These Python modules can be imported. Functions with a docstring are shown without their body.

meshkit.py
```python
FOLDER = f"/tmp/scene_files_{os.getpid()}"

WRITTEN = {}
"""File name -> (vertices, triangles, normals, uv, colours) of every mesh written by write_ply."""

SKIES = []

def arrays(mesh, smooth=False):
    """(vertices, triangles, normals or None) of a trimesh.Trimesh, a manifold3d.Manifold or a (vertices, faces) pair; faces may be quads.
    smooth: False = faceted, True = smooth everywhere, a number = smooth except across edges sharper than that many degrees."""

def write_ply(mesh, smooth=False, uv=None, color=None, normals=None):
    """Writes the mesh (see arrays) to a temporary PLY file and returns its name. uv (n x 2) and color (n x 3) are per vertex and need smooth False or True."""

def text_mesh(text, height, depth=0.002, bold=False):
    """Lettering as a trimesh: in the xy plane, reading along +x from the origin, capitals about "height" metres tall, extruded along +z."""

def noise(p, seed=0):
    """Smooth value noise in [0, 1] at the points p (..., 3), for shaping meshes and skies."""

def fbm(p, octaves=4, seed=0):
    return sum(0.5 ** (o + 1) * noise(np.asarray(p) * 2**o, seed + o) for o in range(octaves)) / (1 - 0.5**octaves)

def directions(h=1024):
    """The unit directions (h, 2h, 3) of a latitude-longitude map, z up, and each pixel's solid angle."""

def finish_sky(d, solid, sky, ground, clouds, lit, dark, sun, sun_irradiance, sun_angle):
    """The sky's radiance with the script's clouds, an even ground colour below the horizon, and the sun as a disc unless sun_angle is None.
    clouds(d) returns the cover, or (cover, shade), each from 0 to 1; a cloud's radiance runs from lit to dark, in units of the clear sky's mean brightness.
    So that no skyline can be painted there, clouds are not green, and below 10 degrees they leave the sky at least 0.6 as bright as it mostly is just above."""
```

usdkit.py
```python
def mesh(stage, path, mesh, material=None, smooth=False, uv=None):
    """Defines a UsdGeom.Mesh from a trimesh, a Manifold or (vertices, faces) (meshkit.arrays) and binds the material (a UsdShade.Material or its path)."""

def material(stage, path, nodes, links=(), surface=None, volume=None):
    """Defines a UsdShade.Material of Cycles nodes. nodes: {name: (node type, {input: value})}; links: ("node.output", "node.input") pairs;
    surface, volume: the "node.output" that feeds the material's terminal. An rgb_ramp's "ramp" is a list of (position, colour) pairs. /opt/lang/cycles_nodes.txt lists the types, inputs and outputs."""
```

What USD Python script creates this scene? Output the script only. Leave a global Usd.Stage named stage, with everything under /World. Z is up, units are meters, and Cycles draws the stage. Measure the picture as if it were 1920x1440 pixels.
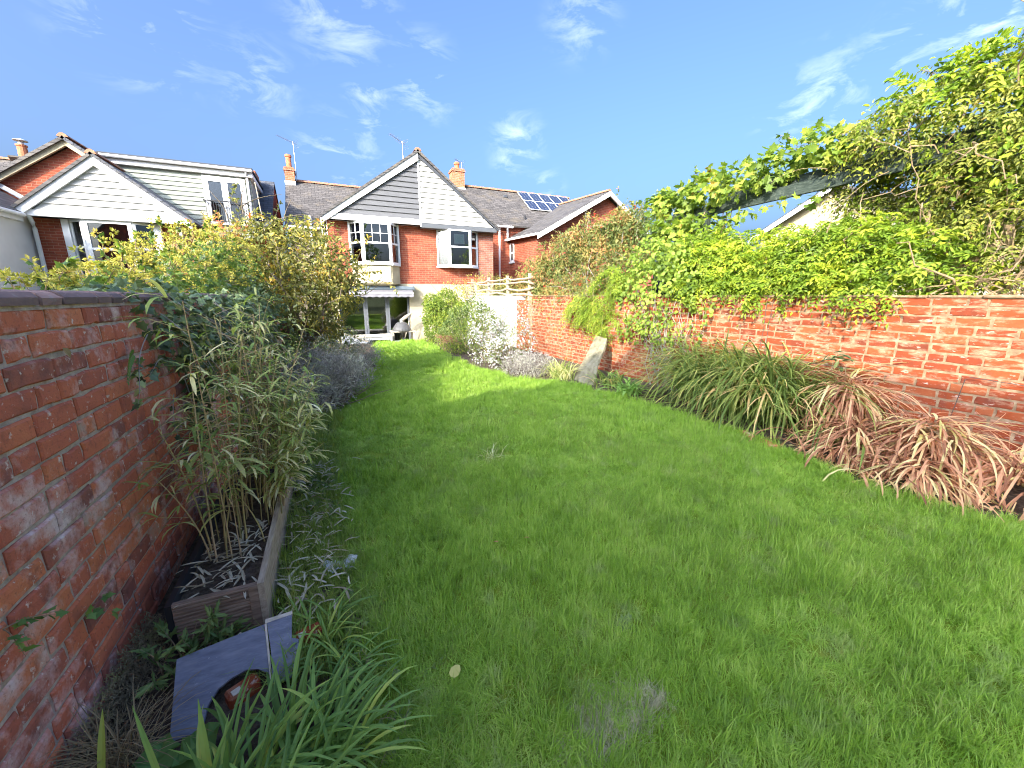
import math, random
import numpy as np, trimesh, usdkit, meshkit
from pxr import Usd, UsdGeom, UsdLux, UsdShade, Gf, Sdf, Vt

stage = Usd.Stage.CreateInMemory()
UsdGeom.SetStageUpAxis(stage, "Z"); UsdGeom.SetStageMetersPerUnit(stage, 1.0)
world = UsdGeom.Xform.Define(stage, "/World"); stage.SetDefaultPrim(world.GetPrim())
UsdGeom.Scope.Define(stage, "/World/Looks")
rng = np.random.default_rng(7); random.seed(7)

# ---------------------------------------------------------------- camera
YAW, PITCH, EYE = math.radians(24.77), math.radians(12.64), (0.0, 0.0, 1.52)
cam = UsdGeom.Camera.Define(stage, "/World/camera")
fw = Gf.Vec3d(math.sin(YAW)*math.cos(PITCH), math.cos(YAW)*math.cos(PITCH), -math.sin(PITCH))
rt = Gf.Vec3d(math.cos(YAW), -math.sin(YAW), 0); up = Gf.Cross(rt, fw)
cam.AddTransformOp().Set(Gf.Matrix4d(*rt, 0, *up, 0, *(-fw), 0, *EYE, 1))
cam.CreateHorizontalApertureAttr(36.0); cam.CreateVerticalApertureAttr(27.0); cam.CreateFocalLengthAttr(36*740/1920.)
cam.CreateClippingRangeAttr(Gf.Vec2f(0.05, 2000)); cam.CreateExposureAttr(2.02)

# ---------------------------------------------------------------- sky and sun
SUN_EL = math.radians(28.0); SX, SY = -0.8, -0.6
to_sun = np.array([SX*math.cos(SUN_EL), SY*math.cos(SUN_EL), math.sin(SUN_EL)])
dome = UsdLux.DomeLight.Define(stage, "/World/sky")
def dirpx(px, py):
    d = np.array(fw)*740 + np.array(rt)*(px-960) + np.array(up)*(720-py); return d/np.linalg.norm(d)
nodes = {"tc": ("texture_coordinate", {}),
         "sky": ("sky_texture", dict(sky_type="single_scattering", sun_disc=False, sun_elevation=SUN_EL, sun_rotation=math.atan2(SX, SY), altitude=100., air_density=1.0, aerosol_density=10.0, ozone_density=6.0)),
         "n1m": ("mapping", dict(scale=(6., 6., 15.), rotation=(0.25, 0.35, 0.))),
         "n1": ("noise_texture", dict(scale=1.6, detail=9., roughness=0.62, distortion=0.55)),
         "ns": ("map_range", dict(from_min=0.50, from_max=0.95, to_min=0., to_max=1., clamp=True)),
         "bg": ("background_shader", dict(strength=0.125)),
         "tn": ("mix_color", dict(blend_type="multiply", fac=1., b=(.84, .90, 1.0), use_clamp=False)), "cl": ("mix_color", dict(b=(8.2, 8.4, 8.8), use_clamp=False))}
links = [("tc.generated", "n1m.vector"), ("n1m.vector", "n1.vector"), ("n1.fac", "ns.value"),
         ("sky.color", "tn.a"), ("tn.result", "cl.a"), ("cl.result", "bg.color")]
# thin cirrus patches where the sky of that afternoon had them: (direction, angular radius, weight)
clouds = [(dirpx(640, 305), .13, .8), (dirpx(700, 230), .07, .8), (dirpx(790, 150), .10, 1.), (dirpx(690, 170), .07, .9), (dirpx(250, 30), .13, 1.), (dirpx(480, 150), .09, .7),
          (dirpx(970, 265), .08, .9), (dirpx(950, 300), .05, .7), (dirpx(1540, 180), .10, 1.), (dirpx(1690, 105), .09, 1.), (dirpx(1850, 50), .13, 1.2), (dirpx(640, 10), .13, .8),
          (dirpx(1090, 30), .09, .7), (dirpx(1020, 355), .06, .8), (dirpx(1460, 225), .06, .8), (np.array([-.6, .5, .6]), .3, .8), (np.array([.3, -.8, .5]), .35, .8), (np.array([-.5, -.5, .7]), .3, .6)]
prev = None
for i, (d, r, w) in enumerate(clouds):
    d = d/np.linalg.norm(d)
    nodes[f"d{i}"] = ("vector_math", dict(math_type="distance", vector2=tuple(d)))
    nodes[f"m{i}"] = ("map_range", dict(range_type="smoothstep", from_min=0., from_max=r*1.05, to_min=w*.42, to_max=0., clamp=True))
    links += [("tc.generated", f"d{i}.vector1"), (f"d{i}.value", f"m{i}.value")]
    if prev:
        nodes[f"x{i}"] = ("math", dict(math_type="maximum"))
        links += [(prev, f"x{i}.value1"), (f"m{i}.result", f"x{i}.value2")]; prev = f"x{i}.value"
    else: prev = "m0.result"
nodes["cm"] = ("math", dict(math_type="multiply")); links += [(prev, "cm.value1"), ("ns.result", "cm.value2"), ("cm.value", "cl.fac")]
skymat = usdkit.material(stage, "/World/Looks/sky_light", nodes, links, surface="bg.background")
UsdShade.MaterialBindingAPI.Apply(dome.GetPrim()).Bind(skymat)
dome.GetPrim().SetCustomDataByKey("kind", "structure")
sun = UsdLux.DistantLight.Define(stage, "/World/sun")
sun.CreateIntensityAttr(0.63); sun.CreateAngleAttr(0.45); sun.CreateNormalizeAttr(True); sun.CreateColorAttr(Gf.Vec3f(1.0, 0.89, 0.72))
sz = Gf.Vec3d(*to_sun); sx = Gf.Cross(Gf.Vec3d(0, 0, 1), sz).GetNormalized(); sy = Gf.Cross(sz, sx)
sun.AddTransformOp().Set(Gf.Matrix4d(*sx, 0, *sy, 0, *sz, 0, 0, 0, 30, 1))

# ---------------------------------------------------------------- materials
def ramp_mat(name, stops, scale=8., detail=5., rough=.8, bump=.25, bdist=.01, bscale=None, stretch=(1, 1, 1), spec=.3, attr=None, mixes=(), metallic=0., distort=0., source="pos"):
    """Principled surface coloured by a noise through a ramp; attr: the ramp reads the mesh's own primvar instead.
    mixes: (colour, noise scale, low, high, strength[, stretch]) stains laid over it."""
    n = {"g": ("geometry", {}), "tc": ("texture_coordinate", {}), "mp": ("mapping", dict(scale=stretch)), "no": ("noise_texture", dict(scale=scale, detail=detail, roughness=.62, distortion=distort)),
         "r": ("rgb_ramp", {"ramp": stops}), "p": ("principled_bsdf", dict(roughness=rough, specular_ior_level=spec, metallic=metallic))}
    pos = "g.position" if source == "pos" else "tc.object"
    l = [(pos, "mp.vector"), ("mp.vector", "no.vector")]
    if attr:
        n["a"] = ("attribute", dict(attribute=attr)); n["am"] = ("math", dict(math_type="multiply_add", value2=1., value3=0.))
        n["nz"] = ("map_range", dict(from_min=.3, from_max=.7, to_min=-.16, to_max=.16)); n["ad"] = ("math", dict(math_type="add", use_clamp=True))
        l += [("a.fac", "am.value1"), ("no.fac", "nz.value"), ("am.value", "ad.value1"), ("nz.result", "ad.value2"), ("ad.value", "r.fac")]
    else:
        n["nz"] = ("map_range", dict(from_min=.28, from_max=.72, to_min=0., to_max=1., clamp=True))
        l += [("no.fac", "nz.value"), ("nz.result", "r.fac")]
    col = "r.color"
    for i, m in enumerate(mixes):
        c, sc, lo, hi, st = m[:5]
        n[f"mm{i}"] = ("mapping", dict(scale=m[5] if len(m) > 5 else (1, 1, 1), location=(3.1*i, 1.7*i, .9*i)))
        n[f"mn{i}"] = ("noise_texture", dict(scale=sc, detail=6., roughness=.65)); n[f"mr{i}"] = ("map_range", dict(from_min=lo, from_max=hi, to_min=0., to_max=st, clamp=True))
        n[f"mx{i}"] = ("mix_color", dict(b=c))
        l += [(pos, f"mm{i}.vector"), (f"mm{i}.vector", f"mn{i}.vector"), (f"mn{i}.fac", f"mr{i}.value"), (f"mr{i}.result", f"mx{i}.fac"), (col, f"mx{i}.a")]
        col = f"mx{i}.result"
    l.append((col, "p.base_color"))
    if bump:
        n["bn"] = ("noise_texture", dict(scale=bscale or scale*6, detail=6., roughness=.65)); n["b"] = ("bump", dict(strength=bump, distance=bdist))
        l += [("mp.vector", "bn.vector"), ("bn.fac", "b.height"), ("b.normal", "p.normal")]
    return usdkit.material(stage, "/World/Looks/" + name, n, l, surface="p.BSDF")

LEAF_GAIN = 1.75
def leaf_mat(name, stops, trans=.35, rough=.5, tint=(1.15, 1.25, .6), spec=.25, nscale=3.0):
    stops = [(q, tuple(min(.75, x*LEAF_GAIN) for x in c)) if name.startswith("leaf") else (q, c) for q, c in stops]
    n = {"a": ("attribute", dict(attribute="rnd")), "g": ("geometry", {}), "no": ("noise_texture", dict(scale=nscale, detail=4.)), "nz": ("map_range", dict(from_min=.3, from_max=.7, to_min=-.2, to_max=.2)),
         "ad": ("math", dict(math_type="add", use_clamp=True)), "r": ("rgb_ramp", {"ramp": stops}), "p": ("principled_bsdf", dict(roughness=rough, specular_ior_level=spec)),
         "t": ("translucent_bsdf", {}), "tm": ("mix_color", dict(blend_type="multiply", fac=1., b=tint, use_clamp=False)), "mx": ("mix_closure", dict(fac=trans))}
    l = [("g.position", "no.vector"), ("no.fac", "nz.value"), ("a.fac", "ad.value1"), ("nz.result", "ad.value2"), ("ad.value", "r.fac"), ("r.color", "p.base_color"), ("r.color", "tm.a"), ("tm.result", "t.color"),
         ("p.BSDF", "mx.closure1"), ("t.BSDF", "mx.closure2")]
    return usdkit.material(stage, "/World/Looks/" + name, n, l, surface="mx.closure")

def plain(name, c, rough=.5, spec=.4, metallic=0., var=.12, scale=4., bump=0., bdist=.004, bscale=60.):
    lo = tuple(x*(1-var) for x in c); hi = tuple(min(1, x*(1+var)) for x in c)
    return ramp_mat(name, [(0, lo), (1, hi)], scale=scale, rough=rough, bump=bump, bdist=bdist, bscale=bscale, spec=spec, metallic=metallic)

M = {}
# brick: tone by each brick's own random number, then soot, lime bloom and speckle
M["brick_left"] = ramp_mat("brick_left", [(0, (.24, .10, .08)), (.14, (.36, .125, .085)), (.35, (.50, .145, .085)), (.62, (.57, .17, .09)), (.82, (.62, .21, .10)), (.93, (.56, .28, .20)), (1, (.46, .32, .24))], scale=14, rough=.9, bump=.55, bdist=.006, bscale=130, attr="rnd", spec=.15,
    mixes=[((.74, .58, .54), 5.0, .50, .68, .9), ((.09, .05, .045), 8., .58, .74, .6), ((.22, .085, .06), 70., .55, .66, .55), ((.72, .66, .58), 30., .60, .68, .85)])
M["brick_right"] = ramp_mat("brick_right", [(0, (.17, .044, .024)), (.3, (.25, .054, .023)), (.7, (.31, .070, .025)), (1, (.35, .105, .042))], scale=12, rough=.9, bump=.5, bdist=.006, bscale=120, attr="rnd", spec=.15,
    mixes=[((.50, .34, .22), 7., .50, .66, .7, (1, 1, 2.6)), ((.15, .065, .05), 6., .58, .74, .55), ((.66, .58, .48), 20., .60, .68, .85, (1, .5, 1.8)), ((.16, .07, .05), 60., .58, .68, .5)])
M["coping"] = ramp_mat("coping_brick", [(0, (.16, .115, .11)), (.5, (.25, .165, .15)), (1, (.33, .21, .18))], scale=16, rough=.92, bump=.6, bdist=.007, bscale=120, attr="rnd", spec=.15,
    mixes=[((.62, .60, .56), 11., .66, .70, .85), ((.30, .29, .26), 26., .6, .7, .5)])
M["mortar_left"] = ramp_mat("mortar_grey", [(0, (.30, .23, .19)), (.5, (.48, .39, .33)), (1, (.62, .54, .46))], scale=22, rough=.95, bump=.8, bdist=.008, bscale=140, spec=.1, mixes=[((.6, .56, .52), 30., .6, .7, .8)])
M["mortar_right"] = ramp_mat("mortar_cream", [(0, (.18, .115, .07)), (.5, (.31, .21, .125)), (1, (.44, .34, .22))], scale=18, rough=.95, bump=.8, bdist=.008, bscale=140, spec=.1)
M["white_render"] = ramp_mat("white_render", [(0, (.42, .40, .365)), (1, (.54, .53, .50))], scale=3, rough=.9, bump=.3, bscale=70, spec=.2, mixes=[((.36, .32, .26), 5., .56, .74, .55), ((.42, .38, .30), 6., .55, .75, .5, (2.5, 2.5, .3))])
M["cream_render"] = ramp_mat("cream_render", [(0, (.36, .31, .20)), (1, (.45, .40, .27))], scale=3, rough=.9, bump=.3, bscale=60, spec=.2, mixes=[((.40, .35, .26), 4., .55, .75, .4), ((.36, .31, .24), 6., .56, .75, .4, (2.5, 2.5, .3))])
M["cream_rough"] = ramp_mat("cream_roughcast", [(0, (.44, .40, .28)), (1, (.58, .53, .38))], scale=9, rough=.9, bump=1., bdist=.05, bscale=16, spec=.2)
M["grey_render"] = ramp_mat("grey_white_render", [(0, (.58, .57, .54)), (1, (.66, .65, .62))], scale=2, rough=.9, bump=.2, bscale=70, spec=.2)
def far_brick(name, c1, c2, mortar, w=.235, h=.076, axis="x"):
    n = {"g": ("geometry", {}), "s": ("separate_xyz", {}), "c": ("combine_xyz", {}), "b": ("brick_texture", dict(color1=c1, color2=c2, mortar=mortar, scale=1., mortar_size=.0075, mortar_smooth=.3, bias=-.1, brick_width=w, row_height=h, offset=.5)),
         "no": ("noise_texture", dict(scale=3.5, detail=6.)), "nz": ("map_range", dict(from_min=.3, from_max=.7, to_min=.72, to_max=1.2)), "mu": ("mix_color", dict(blend_type="multiply", fac=1., use_clamp=False)),
         "p": ("principled_bsdf", dict(roughness=.9, specular_ior_level=.15)), "bu": ("bump", dict(strength=.5, distance=.008, invert=True)), "n2": ("noise_texture", dict(scale=40., detail=3.)), "m2": ("mix_color", dict(blend_type="overlay", fac=.35))}
    l = [("g.position", "s.vector"), ("s." + axis, "c.x"), ("s.z", "c.y"), ("c.vector", "b.vector"), ("g.position", "no.vector"), ("no.fac", "nz.value"), ("b.color", "mu.a"), ("nz.result", "mu.b"), ("g.position", "n2.vector"), ("mu.result", "m2.a"), ("n2.color", "m2.b"), ("m2.result", "p.base_color"), ("b.fac", "bu.height"), ("bu.normal", "p.normal")]
    return usdkit.material(stage, "/World/Looks/" + name, n, l, surface="p.BSDF")
M["house_brick"] = far_brick("house_brick", (.33, .085, .045), (.23, .058, .036), (.34, .17, .11))
M["house_brick_side"] = far_brick("house_brick_side", (.33, .085, .045), (.23, .058, .036), (.34, .17, .11), axis="y")
M["house_brick_brown"] = far_brick("house_brick_brown", (.36, .13, .085), (.22, .085, .06), (.32, .24, .19))
M["chimney_brick"] = far_brick("chimney_brick", (.46, .16, .075), (.36, .115, .06), (.38, .26, .19))
def slate(name, c, axis="x", w=.3, h=.11):
    n = {"g": ("geometry", {}), "s": ("separate_xyz", {}), "c": ("combine_xyz", {}), "b": ("brick_texture", dict(color1=tuple(x*1.2 for x in c), color2=tuple(x*.72 for x in c), mortar=tuple(x*.25 for x in c), scale=1., mortar_size=.008, mortar_smooth=.4, brick_width=w, row_height=h)),
         "no": ("noise_texture", dict(scale=1.6, detail=8., roughness=.7)), "nr": ("map_range", dict(from_min=.52, from_max=.72, to_min=0., to_max=.65, clamp=True)), "mx": ("mix_color", dict(b=(c[0]*1.75, c[1]*1.55, c[2]*1.1))),
         "p": ("principled_bsdf", dict(roughness=.7, specular_ior_level=.35)), "bu": ("bump", dict(strength=.7, distance=.012, invert=True))}
    l = [("g.position", "s.vector"), ("s." + axis, "c.x"), ("s.z", "c.y"), ("c.vector", "b.vector"), ("g.position", "no.vector"), ("no.fac", "nr.value"), ("nr.result", "mx.fac"), ("b.color", "mx.a"), ("mx.result", "p.base_color"), ("b.fac", "bu.height"), ("bu.normal", "p.normal")]
    return usdkit.material(stage, "/World/Looks/" + name, n, l, surface="p.BSDF")
M["slate"] = slate("roof_slate", (.105, .095, .087)); M["slate_side"] = slate("roof_slate_side", (.10, .093, .088), axis="y"); M["slate_dark"] = slate("roof_slate_dark", (.085, .09, .105))
M["ridge"] = ramp_mat("ridge_tile", [(0, (.26, .12, .075)), (1, (.42, .21, .12))], scale=12, rough=.85, bump=.4, spec=.2, mixes=[((.35, .32, .24), 14., .55, .7, .6)])
M["terracotta"] = plain("terracotta", (.48, .17, .085), .8, .2, var=.25, scale=9, bump=.2)
M["white"] = plain("white_upvc", (.66, .66, .65), .4, .4, var=.03); M["white_board"] = ramp_mat("white_board", [(0, (.44, .435, .405)), (1, (.54, .535, .51))], scale=2.5, rough=.55, bump=.15, bscale=50, stretch=(1, 1, 6), spec=.35)
M["grey_board"] = ramp_mat("grey_board", [(0, (.115, .117, .122)), (1, (.145, .147, .152))], scale=2.5, rough=.6, bump=.15, bscale=50, stretch=(1, 1, 6), spec=.3)
M["sage_board"] = ramp_mat("sage_board", [(0, (.30, .325, .27)), (1, (.36, .385, .32))], scale=2.5, rough=.6, bump=.15, bscale=50, stretch=(1, 1, 6), spec=.3)
M["dark_trim"] = plain("dark_verge", (.06, .065, .075), .6, .3); M["black"] = plain("black_metal", (.02, .02, .022), .45, .5); M["grey_frame"] = plain("grey_frame", (.10, .107, .115), .45, .5, var=.05)
M["awning_case"] = plain("awning_case", (.12, .15, .17), .4, .5, var=.05); M["awning_cloth"] = plain("awning_cloth", (.18, .175, .19), .9, .1, var=.05)
M["room"] = plain("room_wall", (.13, .12, .11), .9, .1, var=.3, scale=1.5); M["room_floor"] = plain("room_floor", (.22, .17, .12), .6, .3, var=.2)
M["curtain"] = plain("net_curtain", (.3, .32, .35), .9, .1, var=.15, scale=20); M["alu"] = plain("aerial_metal", (.45, .45, .46), .35, .5, metallic=.8)
M["lead"] = plain("lead_flashing", (.42, .43, .44), .6, .4, var=.3, scale=15); M["solar"] = plain("solar_cell", (.022, .03, .055), .12, .6, var=.3, scale=20)
M["weathered"] = ramp_mat("weathered_timber", [(0, (.22, .19, .15)), (.5, (.36, .32, .25)), (1, (.48, .44, .36))], scale=10, rough=.9, bump=.5, bscale=60, stretch=(1, 6, 6), spec=.15)
M["rail_wood"] = ramp_mat("rail_timber", [(0, (.26, .21, .15)), (1, (.42, .36, .27))], scale=10, rough=.9, bump=.4, bscale=60, spec=.15)
M["green_timber"] = ramp_mat("green_timber", [(0, (.022, .032, .028)), (.5, (.042, .058, .047)), (1, (.085, .105, .085))], scale=9, rough=.8, bump=.6, bscale=50, stretch=(6, 1, 6), spec=.25, mixes=[((.22, .24, .2), 16., .58, .72, .6)])
M["decking"] = ramp_mat("decking_board", [(0, (.15, .10, .075)), (.5, (.26, .18, .13)), (1, (.37, .28, .21))], scale=9, rough=.85, bump=.4, bscale=70, stretch=(1, 8, 8), spec=.2, mixes=[((.1, .13, .07), 12., .58, .75, .5)])
M["pale_timber"] = ramp_mat("pale_timber", [(0, (.26, .20, .145)), (.5, (.43, .35, .26)), (1, (.55, .46, .35))], scale=9, rough=.9, bump=.5, bscale=70, stretch=(8, 1, 8), spec=.15)
M["soil"] = ramp_mat("bed_soil", [(0, (.05, .038, .03)), (.5, (.115, .088, .066)), (1, (.2, .16, .12))], scale=30, rough=1., bump=1., bdist=.03, bscale=45, spec=.1, mixes=[((.16, .13, .1), 40., .6, .7, .6)])
M["turf"] = ramp_mat("turf_soil", [(0, (.15, .21, .025)), (.5, (.20, .28, .03)), (1, (.27, .30, .06))], scale=9, rough=1., bump=.8, bdist=.03, bscale=40, spec=.05)
M["far_ground"] = ramp_mat("neighbour_ground", [(0, (.05, .08, .03)), (1, (.12, .12, .06))], scale=.6, rough=1., bump=.5, bscale=8, spec=.05)
M["paving"] = ramp_mat("patio_slab", [(0, (.34, .32, .29)), (1, (.48, .46, .42))], scale=3, rough=.9, bump=.3, spec=.2)
M["slate_slab"] = ramp_mat("blue_slate_slab", [(0, (.12, .132, .18)), (.5, (.18, .195, .25)), (1, (.25, .265, .32))], scale=7, rough=.55, bump=.35, bscale=40, stretch=(1.5, 7, 1), spec=.4, mixes=[((.40, .42, .45), 13., .64, .72, .55), ((.28, .31, .37), 30., .58, .66, .4, (1, 9, 1)), ((.6, .6, .58), 45., .66, .70, .7)])
M["slab_edge"] = plain("slab_edge", (.56, .5, .4), .95, .1, var=.3, scale=30, bump=.6)
M["sandstone"] = ramp_mat("lichen_stone", [(0, (.13, .12, .075)), (.5, (.25, .225, .15)), (1, (.36, .33, .24))], scale=8, rough=.95, bump=1., bdist=.04, bscale=14, spec=.1, stretch=(1, 1, .6), mixes=[((.2, .22, .12), 7., .55, .7, .5)])
M["plastic"] = plain("plastic_scrap", (.52, .53, .56), .3, .6, var=.3, scale=30); M["grey_plastic"] = plain("grey_furniture", (.30, .31, .33), .5, .4, var=.06)
M["white_furniture"] = plain("white_furniture", (.45, .45, .45), .5, .4, var=.04); M["table_top"] = plain("cream_table", (.5, .46, .36), .5, .3, var=.06)
M["bbq"] = plain("bbq_hood", (.10, .098, .095), .4, .5, metallic=.3); M["bark"] = ramp_mat("bark", [(0, (.10, .075, .05)), (1, (.26, .21, .15))], scale=22, rough=.95, bump=.8, bscale=60, stretch=(1, 1, .4), spec=.1)
M["vine_stem"] = plain("vine_stem", (.30, .22, .13), .9, .15, var=.4, scale=25); M["grey_stem"] = plain("grey_stem", (.34, .31, .28), .9, .15, var=.3, scale=25); M["wire"] = plain("wire", (.07, .06, .055), .6, .4)
M["poster"] = ramp_mat("pale_poster", [(0, (.42, .62, .56)), (1, (.66, .78, .72))], scale=14, rough=.6, bump=0)
M["dark_interior"] = plain("dark_interior", (.035, .035, .038), .8, .2, var=.4, scale=2)
g = {"f": ("fresnel", dict(IOR=1.95)), "t": ("transparent_bsdf", dict(color=(.82, .86, .86))), "gl": ("glossy_bsdf", dict(color=(1, 1, 1), roughness=.015)), "m": ("mix_closure", {})}
M["glass"] = usdkit.material(stage, "/World/Looks/window_glass", g, [("f.fac", "m.fac"), ("t.BSDF", "m.closure1"), ("gl.BSDF", "m.closure2")], surface="m.closure")
# foliage
M["lf_wisteria"] = leaf_mat("leaf_wisteria", [(0, (.035, .065, .010)), (.4, (.12, .18, .018)), (.75, (.24, .285, .028)), (1, (.40, .37, .045))], .4)
M["lf_olive"] = leaf_mat("leaf_olive", [(0, (.032, .046, .012)), (.4, (.105, .125, .024)), (.75, (.20, .20, .04)), (.93, (.30, .26, .06)), (1, (.30, .17, .07))], .3)
M["lf_vine"] = leaf_mat("leaf_vine", [(0, (.035, .065, .014)), (.5, (.115, .165, .026)), (.85, (.24, .265, .04)), (1, (.38, .19, .06))], .38)
M["lf_round"] = leaf_mat("leaf_round", [(0, (.04, .07, .015)), (.5, (.13, .185, .028)), (.9, (.24, .28, .05)), (1, (.34, .32, .09))], .35)
M["lf_bright"] = leaf_mat("leaf_bright", [(0, (.055, .095, .014)), (.5, (.135, .19, .022)), (1, (.28, .29, .04))], .4)
M["lf_berry"] = leaf_mat("leaf_berry", [(0, (.035, .05, .016)), (.4, (.085, .105, .03)), (.7, (.19, .15, .048)), (.9, (.32, .13, .06)), (1, (.42, .11, .06))], .33)
M["lf_ivy"] = leaf_mat("leaf_ivy_dark", [(0, (.032, .052, .024)), (.5, (.07, .10, .045)), (.85, (.12, .16, .07)), (1, (.25, .27, .10))], .15, .4, spec=.45)
M["lf_ivy_lit"] = leaf_mat("leaf_ivy_flowering", [(0, (.025, .055, .012)), (.5, (.065, .11, .022)), (1, (.20, .25, .045))], .25, .4, spec=.45)
M["umbel"] = leaf_mat("ivy_flower", [(0, (.34, .33, .06)), (.6, (.60, .53, .11)), (1, (.66, .48, .16))], .2)
M["lf_apple"] = leaf_mat("leaf_apple", [(0, (.035, .045, .016)), (.35, (.09, .10, .032)), (.65, (.20, .18, .05)), (.88, (.42, .31, .06)), (1, (.40, .17, .06))], .33)
M["lf_choisya"] = leaf_mat("leaf_choisya", [(0, (.03, .055, .01)), (.5, (.085, .125, .018)), (1, (.22, .235, .035))], .33)
M["lf_shrub"] = leaf_mat("leaf_shrub", [(0, (.03, .052, .018)), (.5, (.085, .12, .036)), (1, (.22, .23, .075))], .3)
M["lf_grey"] = leaf_mat("leaf_grey", [(0, (.075, .08, .075)), (.5, (.17, .18, .155)), (.85, (.30, .31, .27)), (1, (.40, .37, .40))], .2, .7)
M["lf_lavender"] = leaf_mat("leaf_lavender", [(0, (.075, .068, .065)), (.4, (.18, .165, .16)), (.75, (.29, .28, .25)), (1, (.42, .43, .36))], .2, .8)
M["petal"] = leaf_mat("white_petal", [(0, (.34, .34, .33)), (1, (.58, .58, .56))], .3, .6, tint=(1, 1, 1)); M["sedum"] = leaf_mat("sedum_flower", [(0, (.28, .09, .075)), (1, (.50, .20, .16))], .2)
M["berry"] = leaf_mat("red_berry", [(0, (.42, .03, .022)), (1, (.55, .06, .03))], .05, .3, tint=(1, .4, .3))
M["lf_bamboo"] = leaf_mat("leaf_bamboo", [(0, (.085, .125, .028)), (.35, (.16, .20, .05)), (.6, (.27, .275, .095)), (.82, (.41, .36, .19)), (1, (.50, .44, .29))], .3)
M["cane"] = leaf_mat("bamboo_cane", [(0, (.20, .19, .07)), (.5, (.36, .29, .12)), (1, (.42, .30, .17))], .0)
M["dry_leaf"] = leaf_mat("dry_bamboo_leaf", [(0, (.30, .24, .15)), (.5, (.50, .44, .31)), (1, (.66, .61, .47))], .2, .8, tint=(1, .95, .8))
M["strap"] = leaf_mat("leaf_strap", [(0, (.06, .115, .028)), (.5, (.13, .215, .055)), (.85, (.16, .25, .055)), (1, (.28, .32, .07))], .3, .5, spec=.25)
M["strap_green"] = leaf_mat("leaf_strap_arching", [(0, (.05, .08, .02)), (.5, (.115, .155, .035)), (.8, (.20, .225, .055)), (.94, (.33, .30, .10)), (1, (.42, .28, .13))], .25, .45)
M["strap_brown"] = leaf_mat("leaf_withered_strap", [(0, (.13, .056, .030)), (.35, (.30, .145, .080)), (.7, (.45, .255, .140)), (.92, (.55, .38, .18)), (1, (.32, .29, .10))], .2, .7, tint=(1.1, .9, .7))
M["weed"] = leaf_mat("leaf_weed", [(0, (.055, .115, .03)), (1, (.13, .22, .06))], .3); M["thistle"] = leaf_mat("leaf_thistle", [(0, (.06, .10, .03)), (1, (.14, .19, .06))], .2)
M["straw"] = leaf_mat("dry_straw", [(0, (.24, .18, .09)), (1, (.46, .36, .20))], .25, .8, tint=(1, .9, .7)); M["yellow_leaf"] = leaf_mat("fallen_yellow_leaf", [(0, (.5, .46, .12)), (1, (.6, .55, .2))], .2)
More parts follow.
